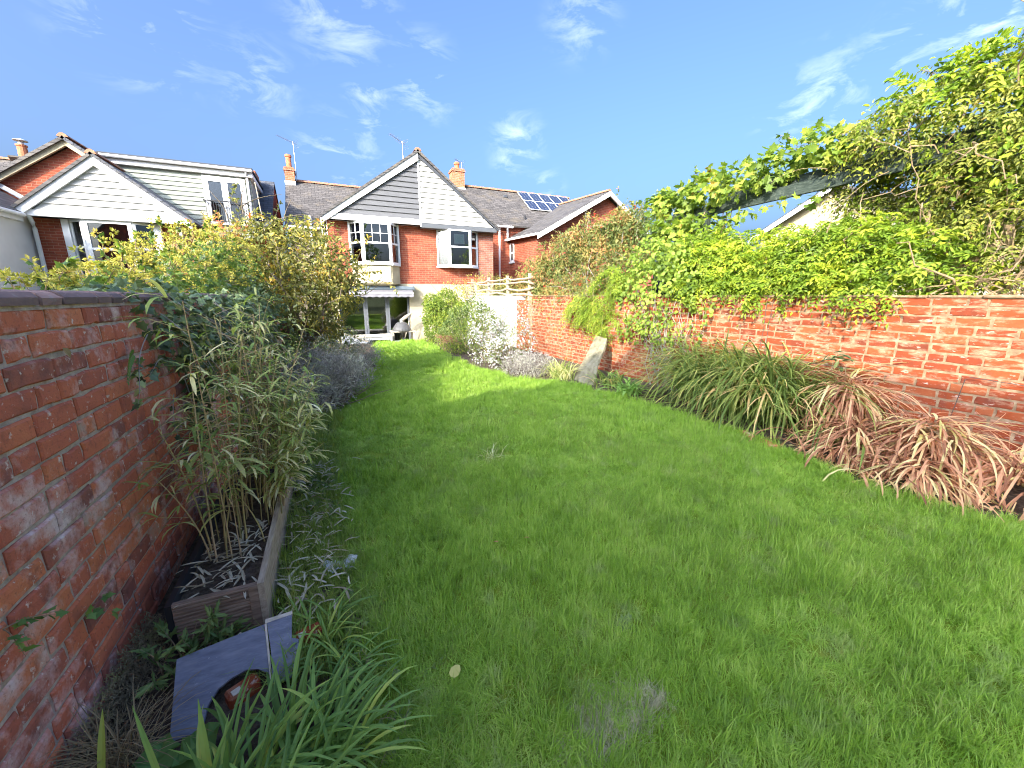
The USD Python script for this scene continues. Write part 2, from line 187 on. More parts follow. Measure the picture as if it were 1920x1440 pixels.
def grass_mat(name, c0, c1, c2, dry=True):
    n = {"g": ("geometry", {}), "a": ("attribute", dict(attribute="rnd")), "no": ("noise_texture", dict(scale=3.4, detail=6., roughness=.65)), "n2": ("noise_texture", dict(scale=19., detail=4.)), "av": ("math", dict(math_type="multiply_add", value2=.55, value3=-.275)),
         "ad": ("math", dict(math_type="add")), "ad2": ("math", dict(math_type="add", use_clamp=True)), "nz": ("map_range", dict(from_min=.33, from_max=.67, to_min=.22, to_max=.78)), "nz2": ("map_range", dict(from_min=.3, from_max=.7, to_min=-.2, to_max=.2)),
         "r": ("rgb_ramp", {"ramp": [(0, c0), (.5, c1), (1, c2)]}), "p": ("principled_bsdf", dict(roughness=.42, specular_ior_level=.3)), "t": ("translucent_bsdf", {}), "tm": ("mix_color", dict(blend_type="multiply", fac=1., b=(1.2, 1.3, .5), use_clamp=False)), "mx": ("mix_closure", dict(fac=.35)),
         "nd": ("noise_texture", dict(scale=4.5, detail=6., roughness=.7)), "dr": ("map_range", dict(from_min=.56, from_max=.74, to_min=0., to_max=.75, clamp=True)), "dm": ("mix_color", dict(b=(.36, .38, .20)))}
    l = [("g.position", "no.vector"), ("g.position", "n2.vector"), ("g.position", "nd.vector"), ("no.fac", "nz.value"), ("n2.fac", "nz2.value"), ("a.fac", "av.value1"), ("nz.result", "ad.value1"), ("av.value", "ad.value2"), ("ad.value", "ad2.value1"), ("nz2.result", "ad2.value2"), ("ad2.value", "r.fac"),
         ("nd.fac", "dr.value"), ("dr.result", "dm.fac"), ("r.color", "dm.a"), ("dm.result", "p.base_color"), ("dm.result", "tm.a"), ("tm.result", "t.color"), ("p.BSDF", "mx.closure1"), ("t.BSDF", "mx.closure2")]
    return usdkit.material(stage, "/World/Looks/" + name, n, l, surface="mx.closure")
M["grass"] = grass_mat("lawn_grass", (.15, .26, .035), (.27, .43, .055), (.45, .57, .13))
M["dry_thatch"] = grass_mat("dry_thatch", (.34, .32, .22), (.52, .48, .36), (.66, .62, .50))
M["rough_grass"] = grass_mat("rough_grass", (.15, .23, .04), (.25, .34, .065), (.38, .42, .14))

# ---------------------------------------------------------------- scene tree helpers
STUFF = {"foliage", "young_foliage", "upper_foliage", "stems", "shoot_leaves", "trailing_leaves", "hanging_leaves", "berries", "flowers", "flower_balls", "flower_heads", "flower_spikes", "woody_stems", "crown", "branches", "canes", "tufts", "elements", "leaves"}
_used = {}
def numbered(parent, name):
    k = _used.get((parent, name), 0); _used[(parent, name)] = k+1
    return name if k == 0 else f"{name}_{k:03d}"
def tag(prim, label=None, cat=None, group=None, kind=None):
    for k, v in (("label", label), ("category", cat), ("group", group), ("kind", kind)):
        if v: prim.SetCustomDataByKey(k, v)
    return prim
def thing(name, label=None, cat=None, loc=(0, 0, 0), rz=0., group=None, kind=None):
    path = "/World/" + numbered("/World", name)
    x = UsdGeom.Xform.Define(stage, path)
    if any(loc) or rz: x.AddTranslateOp().Set(Gf.Vec3d(*map(float, loc)))
    if rz: x.AddRotateZOp().Set(math.degrees(rz))
    tag(x.GetPrim(), label, cat, group, kind)
    return path
def obj(name, mesh, mat, parent=None, label=None, cat=None, group=None, kind=None, smooth=False):
    parent = parent or "/World"; path = f"{parent}/{numbered(parent, name)}"
    rnd = None
    if isinstance(mesh, MB): v, f, rnd = mesh.arrays(); mesh = (v, f)
    m = usdkit.mesh(stage, path, mesh, M[mat] if isinstance(mat, str) else mat, smooth=smooth)
    if rnd is not None and len(rnd):
        n = len(m.GetPointsAttr().Get())
        if n == len(rnd): UsdGeom.PrimvarsAPI(m).CreatePrimvar("rnd", Sdf.ValueTypeNames.FloatArray, "vertex").Set(Vt.FloatArray.FromNumpy(rnd.astype(np.float32)))
    m.CreateDoubleSidedAttr(True)
    if kind is None and name in STUFF: kind = "stuff"
    tag(m.GetPrim(), label, cat, group, kind)
    return path

class MB:
    """Collects triangles for one mesh; each added piece may carry its own random number (primvar rnd)."""
    def __init__(s): s.v, s.f, s.r, s.n = [], [], [], 0
    def add(s, v, f, r=.5):
        v = np.asarray(v, float); f = np.asarray(f, int)
        if f.shape[1] == 4: f = np.vstack([f[:, [0, 1, 2]], f[:, [0, 2, 3]]])
        s.v.append(v); s.f.append(f+s.n); s.r.append(np.broadcast_to(np.asarray(r, float), (len(v),)).copy()); s.n += len(v); return s
    def arrays(s): return np.vstack(s.v), np.vstack(s.f), np.concatenate(s.r)
    def box(s, x0, x1, y0, y1, z0, z1, r=.5, bev=0.):
        if bev:
            b = bev; P = []
            for sx in (0, 1):
                for sy in (0, 1):
                    for sz_ in (0, 1):
                        c = np.array([(x0, x1)[sx], (y0, y1)[sy], (z0, z1)[sz_]]); d = np.array([1-2*sx, 1-2*sy, 1-2*sz_])*b
                        for k in range(3):
                            o = d.copy(); o[k] = 0; P.append(c+o)
            h = trimesh.convex.convex_hull(np.array(P)); return s.add(h.vertices, h.faces, r)
        v = np.array([[x, y, z] for x in (x0, x1) for y in (y0, y1) for z in (z0, z1)])
        return s.add(v, [[0, 1, 3, 2], [4, 6, 7, 5], [0, 4, 5, 1], [2, 3, 7, 6], [0, 2, 6, 4], [1, 5, 7, 3]], r)
    def hull(s, P, r=.5):
        h = trimesh.convex.convex_hull(np.asarray(P, float)); return s.add(h.vertices, h.faces, r)
    def bar(s, a, b, w, h=None, upv=(0, 0, 1), r=.5):
        a, b = np.asarray(a, float), np.asarray(b, float); t = (b-a)/np.linalg.norm(b-a); h = h or w
        u = np.asarray(upv, float)
        if abs(t@u) > .95: u = np.array([0, 1., 0])
        sd = np.cross(t, u); sd /= np.linalg.norm(sd); u = np.cross(sd, t)
        v = [p+i*sd*w/2+j*u*h/2 for p in (a, b) for i, j in ((-1, -1), (1, -1), (1, 1), (-1, 1))]
        return s.add(v, [[0, 3, 2, 1], [4, 5, 6, 7], [0, 1, 5, 4], [1, 2, 6, 5], [2, 3, 7, 6], [3, 0, 4, 7]], r)
    def tube(s, P, R, n=5, r=.5, cap=True):
        P = np.asarray(P, float); R = np.broadcast_to(np.asarray(R, float), (len(P),)); t = np.gradient(P, axis=0); t /= np.linalg.norm(t, axis=1, keepdims=True)+1e-12
        a = np.cross(t, np.where(np.abs(t[:, 2:]) < .9, [0, 0, 1.], [1., 0, 0])); a /= np.linalg.norm(a, axis=1, keepdims=True)+1e-12; b = np.cross(t, a)
        g_ = np.arange(n)*2*np.pi/n
        v = (P[:, None]+R[:, None, None]*(np.cos(g_)[None, :, None]*a[:, None]+np.sin(g_)[None, :, None]*b[:, None])).reshape(-1, 3)
        i, j = np.meshgrid(np.arange(len(P)-1), np.arange(n), indexing="ij"); k = (j+1) % n
        f = np.stack([i*n+j, i*n+k, (i+1)*n+k, (i+1)*n+j], -1).reshape(-1, 4); s.add(v, f, r)
        if cap and n > 2:
            o = s.n; s.add(P[[-1]], np.zeros((0, 3), int), r); base = o-len(v)+(len(P)-1)*n
            s.f.append(np.array([[base+q, base+(q+1) % n, o] for q in range(n)]))
        return s
    def lathe(s, prof, c, n=14, r=.5):
        prof = np.asarray(prof, float); g_ = np.arange(n)*2*np.pi/n
        v = np.stack([prof[:, None, 0]*np.cos(g_)+c[0], prof[:, None, 0]*np.sin(g_)+c[1], np.broadcast_to(prof[:, 1:]+c[2], (len(prof), n))], -1).reshape(-1, 3)
        i, j = np.meshgrid(np.arange(len(prof)-1), np.arange(n), indexing="ij"); k = (j+1) % n
        return s.add(v, np.stack([i*n+j, i*n+k, (i+1)*n+k, (i+1)*n+j], -1).reshape(-1, 4), r)
    def prism(s, poly, y0, y1, r=.5, axis="y"):
        """A convex polygon in the xz plane pushed from y0 to y1 (axis x: polygon in yz, axis z: in xy)."""
        poly = np.asarray(poly, float); n = len(poly)
        def at(q): 
            o = np.full(n, q); return np.stack({"y": (poly[:, 0], o, poly[:, 1]), "x": (o, poly[:, 0], poly[:, 1]), "z": (poly[:, 0], poly[:, 1], o)}[axis], 1)
        v = np.vstack([at(y0), at(y1)]); f = [[0, i, i+1] for i in range(1, n-1)]+[[n, n+i+1, n+i] for i in range(1, n-1)]
        for i in range(n): j = (i+1) % n; f += [[i, n+i, n+j], [i, n+j, j]]
        return s.add(v, f, r)
def unit(a): return a/(np.linalg.norm(a, axis=-1, keepdims=True)+1e-12)
# ---------------------------------------------------------------- ground
FAR = 420.
b = MB().add([[-FAR, -FAR, -.66], [FAR, -FAR, -.66], [FAR, FAR, -.66], [-FAR, FAR, -.66]], [[0, 1, 2, 3]])
obj("ground", b, "far_ground", kind="structure")
b = MB().box(-40, 45, -35, 13.62, -.655, -.004); obj("garden_terrace", b, "far_ground", kind="structure")
LAWN = np.array([(-.3, -3.2), (-.05, .5), (.02, 1.75), (-.06, 2.5), (-.12, 3.4), (-.1, 4.5), (.02, 5.6), (.3, 6.9), (.72, 8.4), (1.15, 10.2), (1.32, 12.), (1.4, 13.6), (2.75, 13.6), (2.78, 11.), (2.62, 9.), (2.72, 8.), (3.0, 6.7), (3.45, 6.0), (3.85, 5.3), (3.98, 4.5), (4.02, 3.6), (4.0, 2.7), (3.98, 1.95), (3.8, 1.45), (3.95, .9), (4.4, .4), (4.5, -3.2)])
def inside(poly, x, y):
    x, y = np.asarray(x), np.asarray(y); c = np.zeros(x.shape, bool); n = len(poly)
    for i in range(n):
        (x0, y0), (x1, y1) = poly[i], poly[(i+1) % n]
        c ^= ((y0 > y) != (y1 > y)) & (x < (x1-x0)*(y-y0)/(y1-y0+1e-12)+x0)
    return c
import shapely
def sheet(name, poly, z, mat, **k):
    v, f = trimesh.creation.triangulate_polygon(shapely.Polygon(poly), engine="earcut")
    obj(name, MB().add(np.c_[v, np.full(len(v), z)], f), mat, kind="structure", **k)
sheet("bed_soil", [(-.9, -3.2), (5.1, -3.2), (5.1, 13.61), (-.9, 13.61)], .0, "soil")
sheet("lawn", LAWN, .004, "turf")
b = MB()
for i in range(14):
    for j in range(4):
        x0, y0 = -1.+i*.6, 13.64+j*.6; b.box(x0+.004, x0+.596, y0+.004, y0+.596, -.66, -.6+rng.uniform(-.003, .003), bev=.004)
obj("patio", b, "paving", kind="structure")

# ---------------------------------------------------------------- garden walls, brick by brick
def brick(xf, sgn, y0, y1, z0, z1, back, r):
    """One brick with a chamfered, slightly uneven face at x = xf looking along sgn."""
    L, H = y1-y0, z1-z0
    base = np.array([(0, 0), (.33, 0), (.67, 0), (1, 0), (1, .5), (1, 1), (.67, 1), (.33, 1), (0, 1), (0, .5)])
    q = base*[L, H]+rng.normal(0, .0022, (10, 2)); ins = np.array([.5*L, .5*H])+(q-[.5*L, .5*H])*[1-.014/L, 1-.014/H]
    o = rng.normal(0, .0016); tilt = rng.normal(0, .006)
    def ring(p, d): return np.c_[xf+sgn*(d+o+tilt*(p[:, 0]-L/2)), y0+p[:, 0], z0+p[:, 1]]
    v = np.vstack([ring(ins, rng.normal(0, .0008, 10)), ring(q, np.full(10, -.007)), ring(q, np.full(10, -back)), ring(np.array([[L/2, H/2]]), np.array([.001]))])
    f = []
    for i in range(10):
        j = (i+1) % 10; f += [[30, i, j], [i, 10+i, 10+j], [i, 10+j, j], [10+i, 20+i, 20+j], [10+i, 20+j, 10+j]]
    f = np.array(f)
    if sgn < 0: f = f[:, ::-1]
    return v, f
def brick_wall(parent, xf, sgn, ya, yb, ztop, course, zmin, mat, headers, joint, recess, most=300, lean=0.):
    allb = []; k = 0; z1 = ztop
    while z1 > zmin:
        z0 = max(z1-course+joint, zmin-.05); y = ya+rng.uniform(-.2, 0)
        while y < yb:
            L = (.225 if rng.random() > headers else .108)+rng.normal(0, .004)
            y1 = min(y+L, yb)
            if y1-y > .05:
                c = np.array([xf, (y+y1)/2, (z0+z1)/2])-EYE; d = np.linalg.norm(c); seen = (c@np.array(fw))/d > .42
                allb.append((seen*abs(c[0])/d**3*(y1-y), y, y1, z0+rng.normal(0, .0015), z1+rng.normal(0, .0015)))
            y += L+joint
        z1 -= course; k += 1
    allb.sort(key=lambda t: -t[0])
    rest = MB()
    for i, (_, y, y1, z0, z1) in enumerate(allb):
        r = float(np.clip(rng.beta(1.6, 1.7), 0, 1)); v, f = brick(xf+sgn*0, sgn, y, y1, z0, z1, .05, r)
        if i < most: obj("brick", MB().add(v, f, r), mat, parent)
        else: rest.add(v, f, r)
    if rest.n: obj("brickwork", rest, mat, parent, kind="stuff")
wl = thing("garden_wall", "old red brick garden wall in shade on the left, dark lichened coping bricks on top", "garden wall")
obj("wall_core", MB().box(-1.13, -.9-.009, -3., 9.6, -.2, 1.478), "mortar_left", wl)
brick_wall(wl, -.9, +1, -.6, 9.6, 1.474, .0845, .0, "brick_left", .42, .0125, .009)
y = -1.
while y < 9.4:
    L = rng.choice([.235, .24, .118, .25]); t = rng.normal(0, .002)
    if y > 1.0 or y < 1.0:
        b = MB(); P = []
        for yy, e in ((y, .005), (y+L, -.005)):
            for x, z in ((-.893, 1.486), (-.889, 1.512), (-.905, 1.530), (-.935, 1.538), (-1.10, 1.536), (-1.14, 1.52), (-1.14, 1.486)): P.append((x+rng.normal(0, .002), yy+e+rng.normal(0, .001), z+t))
        if y < 5.5: obj("coping_brick", b.hull(P, rng.random()), "coping", wl)
    y += L+.011
if True:
    obj("coping_bed", MB().box(-1.135, -.9, -1., 9.5, 1.472, 1.490).box(-1.12, -.912, -1., 9.5, 1.49, 1.528), "mortar_left", wl)
wr = thing("garden_wall", "sunlit orange brick wall along the right of the lawn with lime stained mortar", "garden wall")
obj("wall_core", MB().box(5.1+.004, 5.33, -3., 9.9, -.2, 1.50), "mortar_right", wr)
brick_wall(wr, 5.1, -1, .3, 9.75, 1.496, .084, .0, "brick_right", .22, .0125, .004)
b = MB(); ys = np.arange(-1., 9.9, .35)
for a, c in zip(ys[:-1], ys[1:]): b.box(5.085+rng.uniform(-.006, .006), 5.34, a, c-.004, 1.497, 1.525+rng.uniform(-.006, .006), bev=.008)
obj("coping", b, "mortar_right", wr)
# pier and white stretch further down
pr_ = thing("brick_pier", "short red brick pier where the orange wall meets the white wall", "brick pier")
b = MB(); z = .0
obj("pier_core", MB().box(5.0, 5.34, 9.78, 10.5, -.1, 1.40), "mortar_right", pr_)
while z < 1.38:
    y = 9.78-rng.uniform(0, .1)
    while y < 10.48:
        L = .225 if rng.random() > .35 else .108; y0, y1 = max(y, 9.78), min(y+L, 10.5); r = rng.random()
        if y1-y0 > .04: v, f = brick(4.99, -1, y0, y1, z, min(z+.0715, 1.4), .05, r); obj("brick", MB().add(v, f, r), "brick_right", pr_)
        y += L+.012
    z += .084
ww = thing("white_wall", "white rendered garden wall with flaking patches below the rail fence", "white wall")
obj("wall", MB().box(5.05, 5.3, 10.52, 15.98, -.65, 1.46), "white_render", ww); obj("coping", MB().box(5.03, 5.32, 10.52, 15.98, 1.462, 1.51, bev=.01), "white_render", ww)
rf = thing("rail_fence", "pale bent wooden rail fence standing on top of the white wall", "fence")
for i, yy in enumerate((10.05, 11.5, 13.1, 14.8)):
    obj("post", MB().bar((5.17, yy, 1.40), (5.17+rng.normal(0, .01), yy, 2.12), .07, .07, upv=(0, 1, 0)), "rail_wood", rf)
ypos = [9.7, 11.5, 13.1, 15.2]
for k in range(4):
    for a, c in zip(ypos[:-1], ypos[1:]):
        z0 = 1.56+k*.155; yy = np.linspace(a, c, 7); tt = np.linspace(0, 1, 7)
        P = np.c_[np.full(7, 5.125)+rng.normal(0, .006, 7), yy, z0+.05*np.sin(tt*np.pi)*(-1 if k % 2 else .6)+rng.normal(0, .01)+.01*rng.normal(0, 1, 7)]
        obj("rail", MB().tube(P, .025+.004*rng.random(), 6), "rail_wood", rf)

# ---------------------------------------------------------------- building helpers
def boards(parent, z0, z1, pitch, xl, xr, y, mat, name="cladding_board"):
    z = z0
    while z < z1-.02:
        zt = min(z+pitch, z1); a0, a1, b0, b1 = xl(z), xl(zt), xr(z), xr(zt)
        if b0-a0 > .03:
            b1 = max(b1, a1+.002)
            P = [(a0, y-.045, z+.006), (b0, y-.045, z+.006), (a0, y, z+.004), (b0, y, z+.004), (a1, y-.008, zt+.012), (b1, y-.008, zt+.012), (a1, y, zt+.012), (b1, y, zt+.012)]
            obj(name, MB().hull(P), mat, parent)
        z = zt
class Face:
    """A window face between two plan points; s runs along it in metres, o is out of the wall."""
    def __init__(s, p0, p1):
        s.p0, s.p1 = np.array(p0, float), np.array(p1, float); d = s.p1-s.p0; s.L = np.linalg.norm(d); s.d = d/s.L; s.n = np.array([s.d[1], -s.d[0]])
    def q(s, a, z, o): x = s.p0+s.d*a+s.n*o; return (x[0], x[1], z)
    def slab(s, mb, a0, a1, z0, z1, o0, o1): mb.hull([s.q(a, z, o) for a in (a0, a1) for z in (z0, z1) for o in (o0, o1)])
def glaze(parent, F, a0, a1, z0, z1, frame="white", fw_=.055, transom=None, bars=None, name="window", back=.22, back_mat="dark_interior", curtain=None, sash=.0, pane="glass"):
    """A framed light: the frame is the part, its panes and what is seen through it are its pieces."""
    mb = MB()
    F.slab(mb, a0, a1, z0, z0+fw_, -.03, .035); F.slab(mb, a0, a1, z1-fw_, z1, -.03, .035)
    F.slab(mb, a0, a0+fw_, z0+fw_, z1-fw_, -.03, .033); F.slab(mb, a1-fw_, a1, z0+fw_, z1-fw_, -.03, .033)
    zs = [z0+fw_]+([transom-.03, transom+.03] if transom else [])+[z1-fw_]
    if transom: F.slab(mb, a0+fw_, a1-fw_, transom-.03, transom+.03, -.028, .03)
    if bars:
        nx, nz = bars; zb, zt = (zs[2], zs[3]) if transom else (zs[0], zs[1])
        for i in range(1, nx): a = a0+fw_+(a1-a0-2*fw_)*i/nx; F.slab(mb, a-.011, a+.011, zb, zt, -.012, .016)
        for i in range(1, nz): z = zb+(zt-zb)*i/nz; F.slab(mb, a0+fw_, a1-fw_, z-.011, z+.011, -.010, .014)
    path = obj(name, mb, frame, parent)
    for zb, zt in ([(zs[0], zs[1]), (zs[2], zs[3])] if transom else [(zs[0], zs[1])]):
        p = MB(); F.slab(p, a0+fw_-.004, a1-fw_+.004, zb-.004, zt+.004, -.004, .0); obj("pane", p, pane, path)
    if back: p = MB(); F.slab(p, a0+.01, a1-.01, z0+.01, z1-.01, -back-.01, -back); obj("room_wall", p, back_mat, path)
    if curtain:
        c0, c1, zc0, zc1 = curtain; v = []; n = 13
        for i in range(n):
            a = c0+(c1-c0)*i/(n-1); o = -.09+.018*math.sin(i*2.4); v += [F.q(a, zc0, o), F.q(a, zc1, o)]
        p = MB().add(v, [[2*i, 2*i+2, 2*i+3, 2*i+1] for i in range(n-1)]); obj("curtain", p, "curtain", path)
    return path
def roof_slab(parent, pts, mat, th=.07, name="roof"):
    """pts: four corners eave-eave-ridge-ridge; thickness goes down."""
    P = [np.array(p, float) for p in pts]; n = np.cross(P[1]-P[0], P[3]-P[0]); n /= np.linalg.norm(n); n = n if n[2] > 0 else -n
    return obj(name, MB().hull(P+[p-n*th for p in P]), mat, parent)
def ridge_tiles(parent, a, c, L=.45, mat="ridge"):
    a, c = np.array(a, float), np.array(c, float); n = max(1, int(np.linalg.norm(c-a)/L)); d = (c-a)/n; t = d/np.linalg.norm(d); s = unit(np.cross(t, (0, 0, 1.)))
    for i in range(n):
        P = []
        for e in (a+d*i+t*.006, a+d*(i+1)-t*.006):
            for w, h in ((-.13, -.075), (-.09, -.01), (-.03, .03), (.03, .03), (.09, -.01), (.13, -.075)): P.append(e+s*w+np.array([0, 0, h+.035+rng.normal(0, .004)]))
        obj("ridge_tile", MB().hull(P), mat, parent)
def aerial(label, base, top, arm, group=None):
    t = thing("tv_aerial", label, "aerial")
    obj("mast", MB().tube([base, top], .016, 6), "alu", t)
    a0, a1 = np.array(top)-[0, 0, .06], np.array(arm); obj("boom", MB().tube([a0+(a0-a1)*.25, a1], .011, 5), "alu", t)
    d = unit(a1-a0); s = unit(np.cross(d, (0, 0, 1.))); b = MB()
    for i in range(9):
        c = a0+(a1-a0)*(i/8.); w = .17-.008*i; b.tube([c-s*w, c+s*w], .005, 4)
    for k in (-.16, -.08, .08, .16):
        c = a0+(a0-a1)*.22+np.array([0, 0, k]); b.tube([c-s*.2, c+s*.2], .005, 4)
    obj("elements", b, "alu", t)
def chimney(parent, x0, x1, y0, y1, z0, z1, pots, oversail=True):
    c = obj("chimney", MB().box(x0, x1, y0, y1, z0, z1-.16), "chimney_brick", parent)
    obj("oversail", MB().box(x0-.04, x1+.04, y0-.04, y1+.04, z1-.158, z1-.08, bev=.008).box(x0-.01, x1+.01, y0-.01, y1+.01, z1-.078, z1, bev=.02), "chimney_brick", c)
    obj("flashing", MB().box(x0-.03, x1+.03, y0-.03, y1+.03, z0-.05, z0+.14, bev=.01), "lead", c)
    for x, y, h, r in pots: obj("chimney_pot", MB().lathe([(r*1.15, 0), (r*1.1, .06), (r*.92, .1), (r*.85, h-.12), (r*1.12, h-.1), (r*1.12, h-.03), (r*.98, h), (r*.7, h), (r*.7, h-.2)], (x, y, z1-.005), 14), "terracotta", c)

# ---------------------------------------------------------------- the pair of houses at the end of the garden
hb = thing("brick_house", "red brick house at the end of the lawn, its gable clad half grey, half white", "house")
obj("wall", MB().box(.30, 6.5, 16., 19.4, 1.96, 4.14), "house_brick", hb)
obj("wall", MB().box(.288, .298, 16.003, 19.4, 1.96, 4.14), "house_brick_side", hb)
obj("wall", MB().box(5.83, 6.5, 15.985, 15.998, 1.965, 4.1), "house_brick_brown", hb, label="browner brick panel beside the right bay window")
obj("wall", MB().box(6.502, 6.515, 15.99, 19.4, -.6, 4.14), "house_brick_side", hb)
lw = obj("rendered_wall", MB().box(.30, .42, 15.99, 19.4, -.66, 1.957).box(2.97, 6.5, 15.99, 16.4, -.66, 1.957).box(.42, 2.97, 15.99, 16.3, 1.52, 1.957), "cream_render", hb)
obj("room_wall", MB().box(.42, 6.4, 18.9, 19., -.6, 1.95).box(3.6, 3.7, 16.4, 18.9, -.6, 1.95), "room", hb); obj("room_floor", MB().box(.42, 3.6, 16., 18.9, -.655, -.6), "room_floor", hb)
xL, xR, xA, zE, zA, yG = .22, 6.52, 3.48, 4.08, 6.46, 15.7
sl = lambda z: xL+.14+(xA-xL-.14)*(z-zE)/(zA-zE); sr = lambda z: xR-.02-(xR-.02-xA)*(z-zE)/(zA-zE)
obj("gable_backing", MB().prism([(xL+.1, zE), (xR-.1, zE), (xA, zA-.05)], yG, yG+.22), "grey_board", hb)
boards(hb, zE+.2, zA-.02, .178, sl, lambda z: np.minimum(xA-.03, sr(z)), yG, "grey_board")
boards(hb, zE+.09, zA-.02, .178, lambda z: np.maximum(xA+.03, sl(z)), sr, yG, "white_board")
obj("trim", MB().box(xA-.028, xA+.028, yG-.045, yG, zE-.05, zA-.06), "white", hb)
obj("fascia_board", MB().box(xL+.02, xA-.01, yG-.06, yG+.28, zE, zE+.2, bev=.01), "white", hb)
obj("fascia_board", MB().box(xA+.03, xR+.03, yG-.05, yG+.28, zE-.08, zE+.085, bev=.01), "grey_frame", hb)
def slope_board(parent, a, c, depth, y0, y1, mat, name="bargeboard", drop=0.):
    (xa, za), (xc, zc) = a, c; obj(name, MB().hull([(x, yy, z) for (x, z) in ((xa, za-drop), (xc, zc-drop), (xc, zc-depth-drop), (xa, za-depth-drop)) for yy in (y0, y1)]), mat, parent)
slope_board(hb, (xL-.1, zE+.12), (xA, zA+.08), .27, yG-.10, yG-.035, "white"); slope_board(hb, (xA+.004, zA+.03), (xR+.1, zE+.07), .11, yG-.09, yG-.035, "dark_trim")
roof_slab(hb, [(xL-.17, yG-.13, zE+.09), (xL-.17, 22, zE+.09), (xA, 22, zA+.17), (xA, yG-.13, zA+.17)], "slate_side", .075)
roof_slab(hb, [(xR+.17, yG-.13, zE+.06), (xR+.17, 22, zE+.06), (xA+.004, 22, zA+.17), (xA+.004, yG-.13, zA+.17)], "slate_side", .075)
ridge_tiles(hb, (xA, yG-.12, zA+.17), (xA, 21.5, zA+.17))
# lattice bracket on the left corner
b = MB()
for k in range(5): b.bar((.10, 15.72+.0*k, 4.1-.12*k), (.26, 15.72, 4.1-.12*k), .018)
for x in (.10, .18, .26): b.bar((x, 15.70, 4.16), (x, 15.70, 3.55), .018, upv=(0, 1, 0))
obj("corner_lattice", b, "white", hb)
# left bay window: canted oriel on a cream apron
FL, FC, FR = Face((.98, 15.99), (1.36, 15.52)), Face((1.36, 15.52), (2.32, 15.52)), Face((2.32, 15.52), (2.66, 15.99))
glaze(hb, FL, 0, FL.L, 2.66, 4.06, transom=3.36, bars=(2, 2), back=.14, curtain=(.1, .5, 2.75, 3.3)); glaze(hb, FC, 0, FC.L, 2.66, 4.06, fw_=.07, transom=3.36, bars=(3, 2), back=.4); glaze(hb, FR, 0, FR.L, 2.66, 4.06, transom=3.36, bars=(2, 2), back=.14)
b = MB().prism([(.92, 15.99), (1.32, 15.47), (2.36, 15.47), (2.72, 15.99)], 2.60, 2.658, axis="z"); obj("window_sill", b, "white", hb)
obj("apron", MB().hull([(x, y, z) for z in (1.95, 2.598) for x, y in ((.98, 15.99), (1.36, 15.54), (2.32, 15.54), (2.66, 15.99))]), "cream_render", hb)
obj("apron_panel", MB().box(1.40, 2.28, 15.515, 15.54, 2.0, 2.56, bev=.01), "cream_rough", hb)
obj("apron_foot", MB().hull([(.96, 15.99, 1.955), (1.35, 15.51, 1.955), (2.33, 15.51, 1.955), (2.68, 15.99, 1.955), (1.1, 15.99, 1.88), (2.55, 15.99, 1.88), (1.45, 15.7, 1.88), (2.25, 15.7, 1.88)]), "cream_render", hb)
obj("bay_post", MB().box(.94, .985, 15.9, 15.99, 2.66, 4.1).box(2.655, 2.70, 15.9, 15.99, 2.66, 4.1), "white", hb)
# right bay window
GL, GC, GR = Face((4.15, 15.98), (4.55, 15.66)), Face((4.55, 15.66), (5.40, 15.66)), Face((5.40, 15.66), (5.80, 15.98))
glaze(hb, GL, 0, GL.L, 2.66, 4.02, transom=3.38, back=.12, curtain=(.06, .42, 2.7, 4.0)); wc = glaze(hb, GC, 0, GC.L, 2.66, 4.02, transom=3.38, back=.28); glaze(hb, GR, 0, GR.L, 2.66, 4.02, transom=3.38, back=.12, curtain=(.08, .45, 2.7, 4.0))
p = MB(); GC.slab(p, .2, .62, 3.5, 3.86, -.03, -.02); pp = obj("poster_frame", p, "white", wc); 
p = MB(); GC.slab(p, .235, .585, 3.535, 3.825, -.019, -.014); obj("poster", p, "poster", wc)
obj("window_sill", MB().prism([(4.1, 15.99), (4.52, 15.6), (5.44, 15.6), (5.86, 15.99)], 2.60, 2.658, axis="z"), "white", hb)
# glazed doors and awning
for a, c in ((.43, 1.33), (1.335, 2.13), (2.135, 2.96)):
    F = Face((a, 16.08), (c, 16.08)); glaze(hb, F, 0, F.L, -.6, 1.515, frame="grey_frame", fw_=.075, name="glazed_door", back=0)
obj("door_handle", MB().box(1.365, 1.385, 15.99, 16.04, .42, .58), "alu", hb)
aw = thing("awning", "retracted pale grey awning with scalloped valance above the glazed doors", "awning")
obj("cassette", MB().box(.52, 3.10, 15.72, 15.985, 1.72, 1.86, bev=.03), "awning_case", aw); obj("end_cap", MB().box(3.10, 3.14, 15.70, 15.985, 1.70, 1.88, bev=.02), "awning_case", aw)
v = []; n = 61
for i in range(n):
    x = .56+2.5*i/(n-1); s = abs(math.sin(i/(n-1)*math.pi*11)); v += [(x, 15.76, 1.72), (x, 15.60+.008*math.sin(i*.7), 1.60), (x, 15.55+.01*math.sin(i*.7), 1.49-.035*s)]
f = []
for i in range(n-1):
    for k in range(2): a = 3*i+k; f.append([a, a+3, a+4, a+1])
obj("valance", MB().add(v, f), "awning_cloth", aw); obj("front_bar", MB().box(.55, 3.07, 15.575, 15.615, 1.575, 1.625, bev=.01), "white", aw)
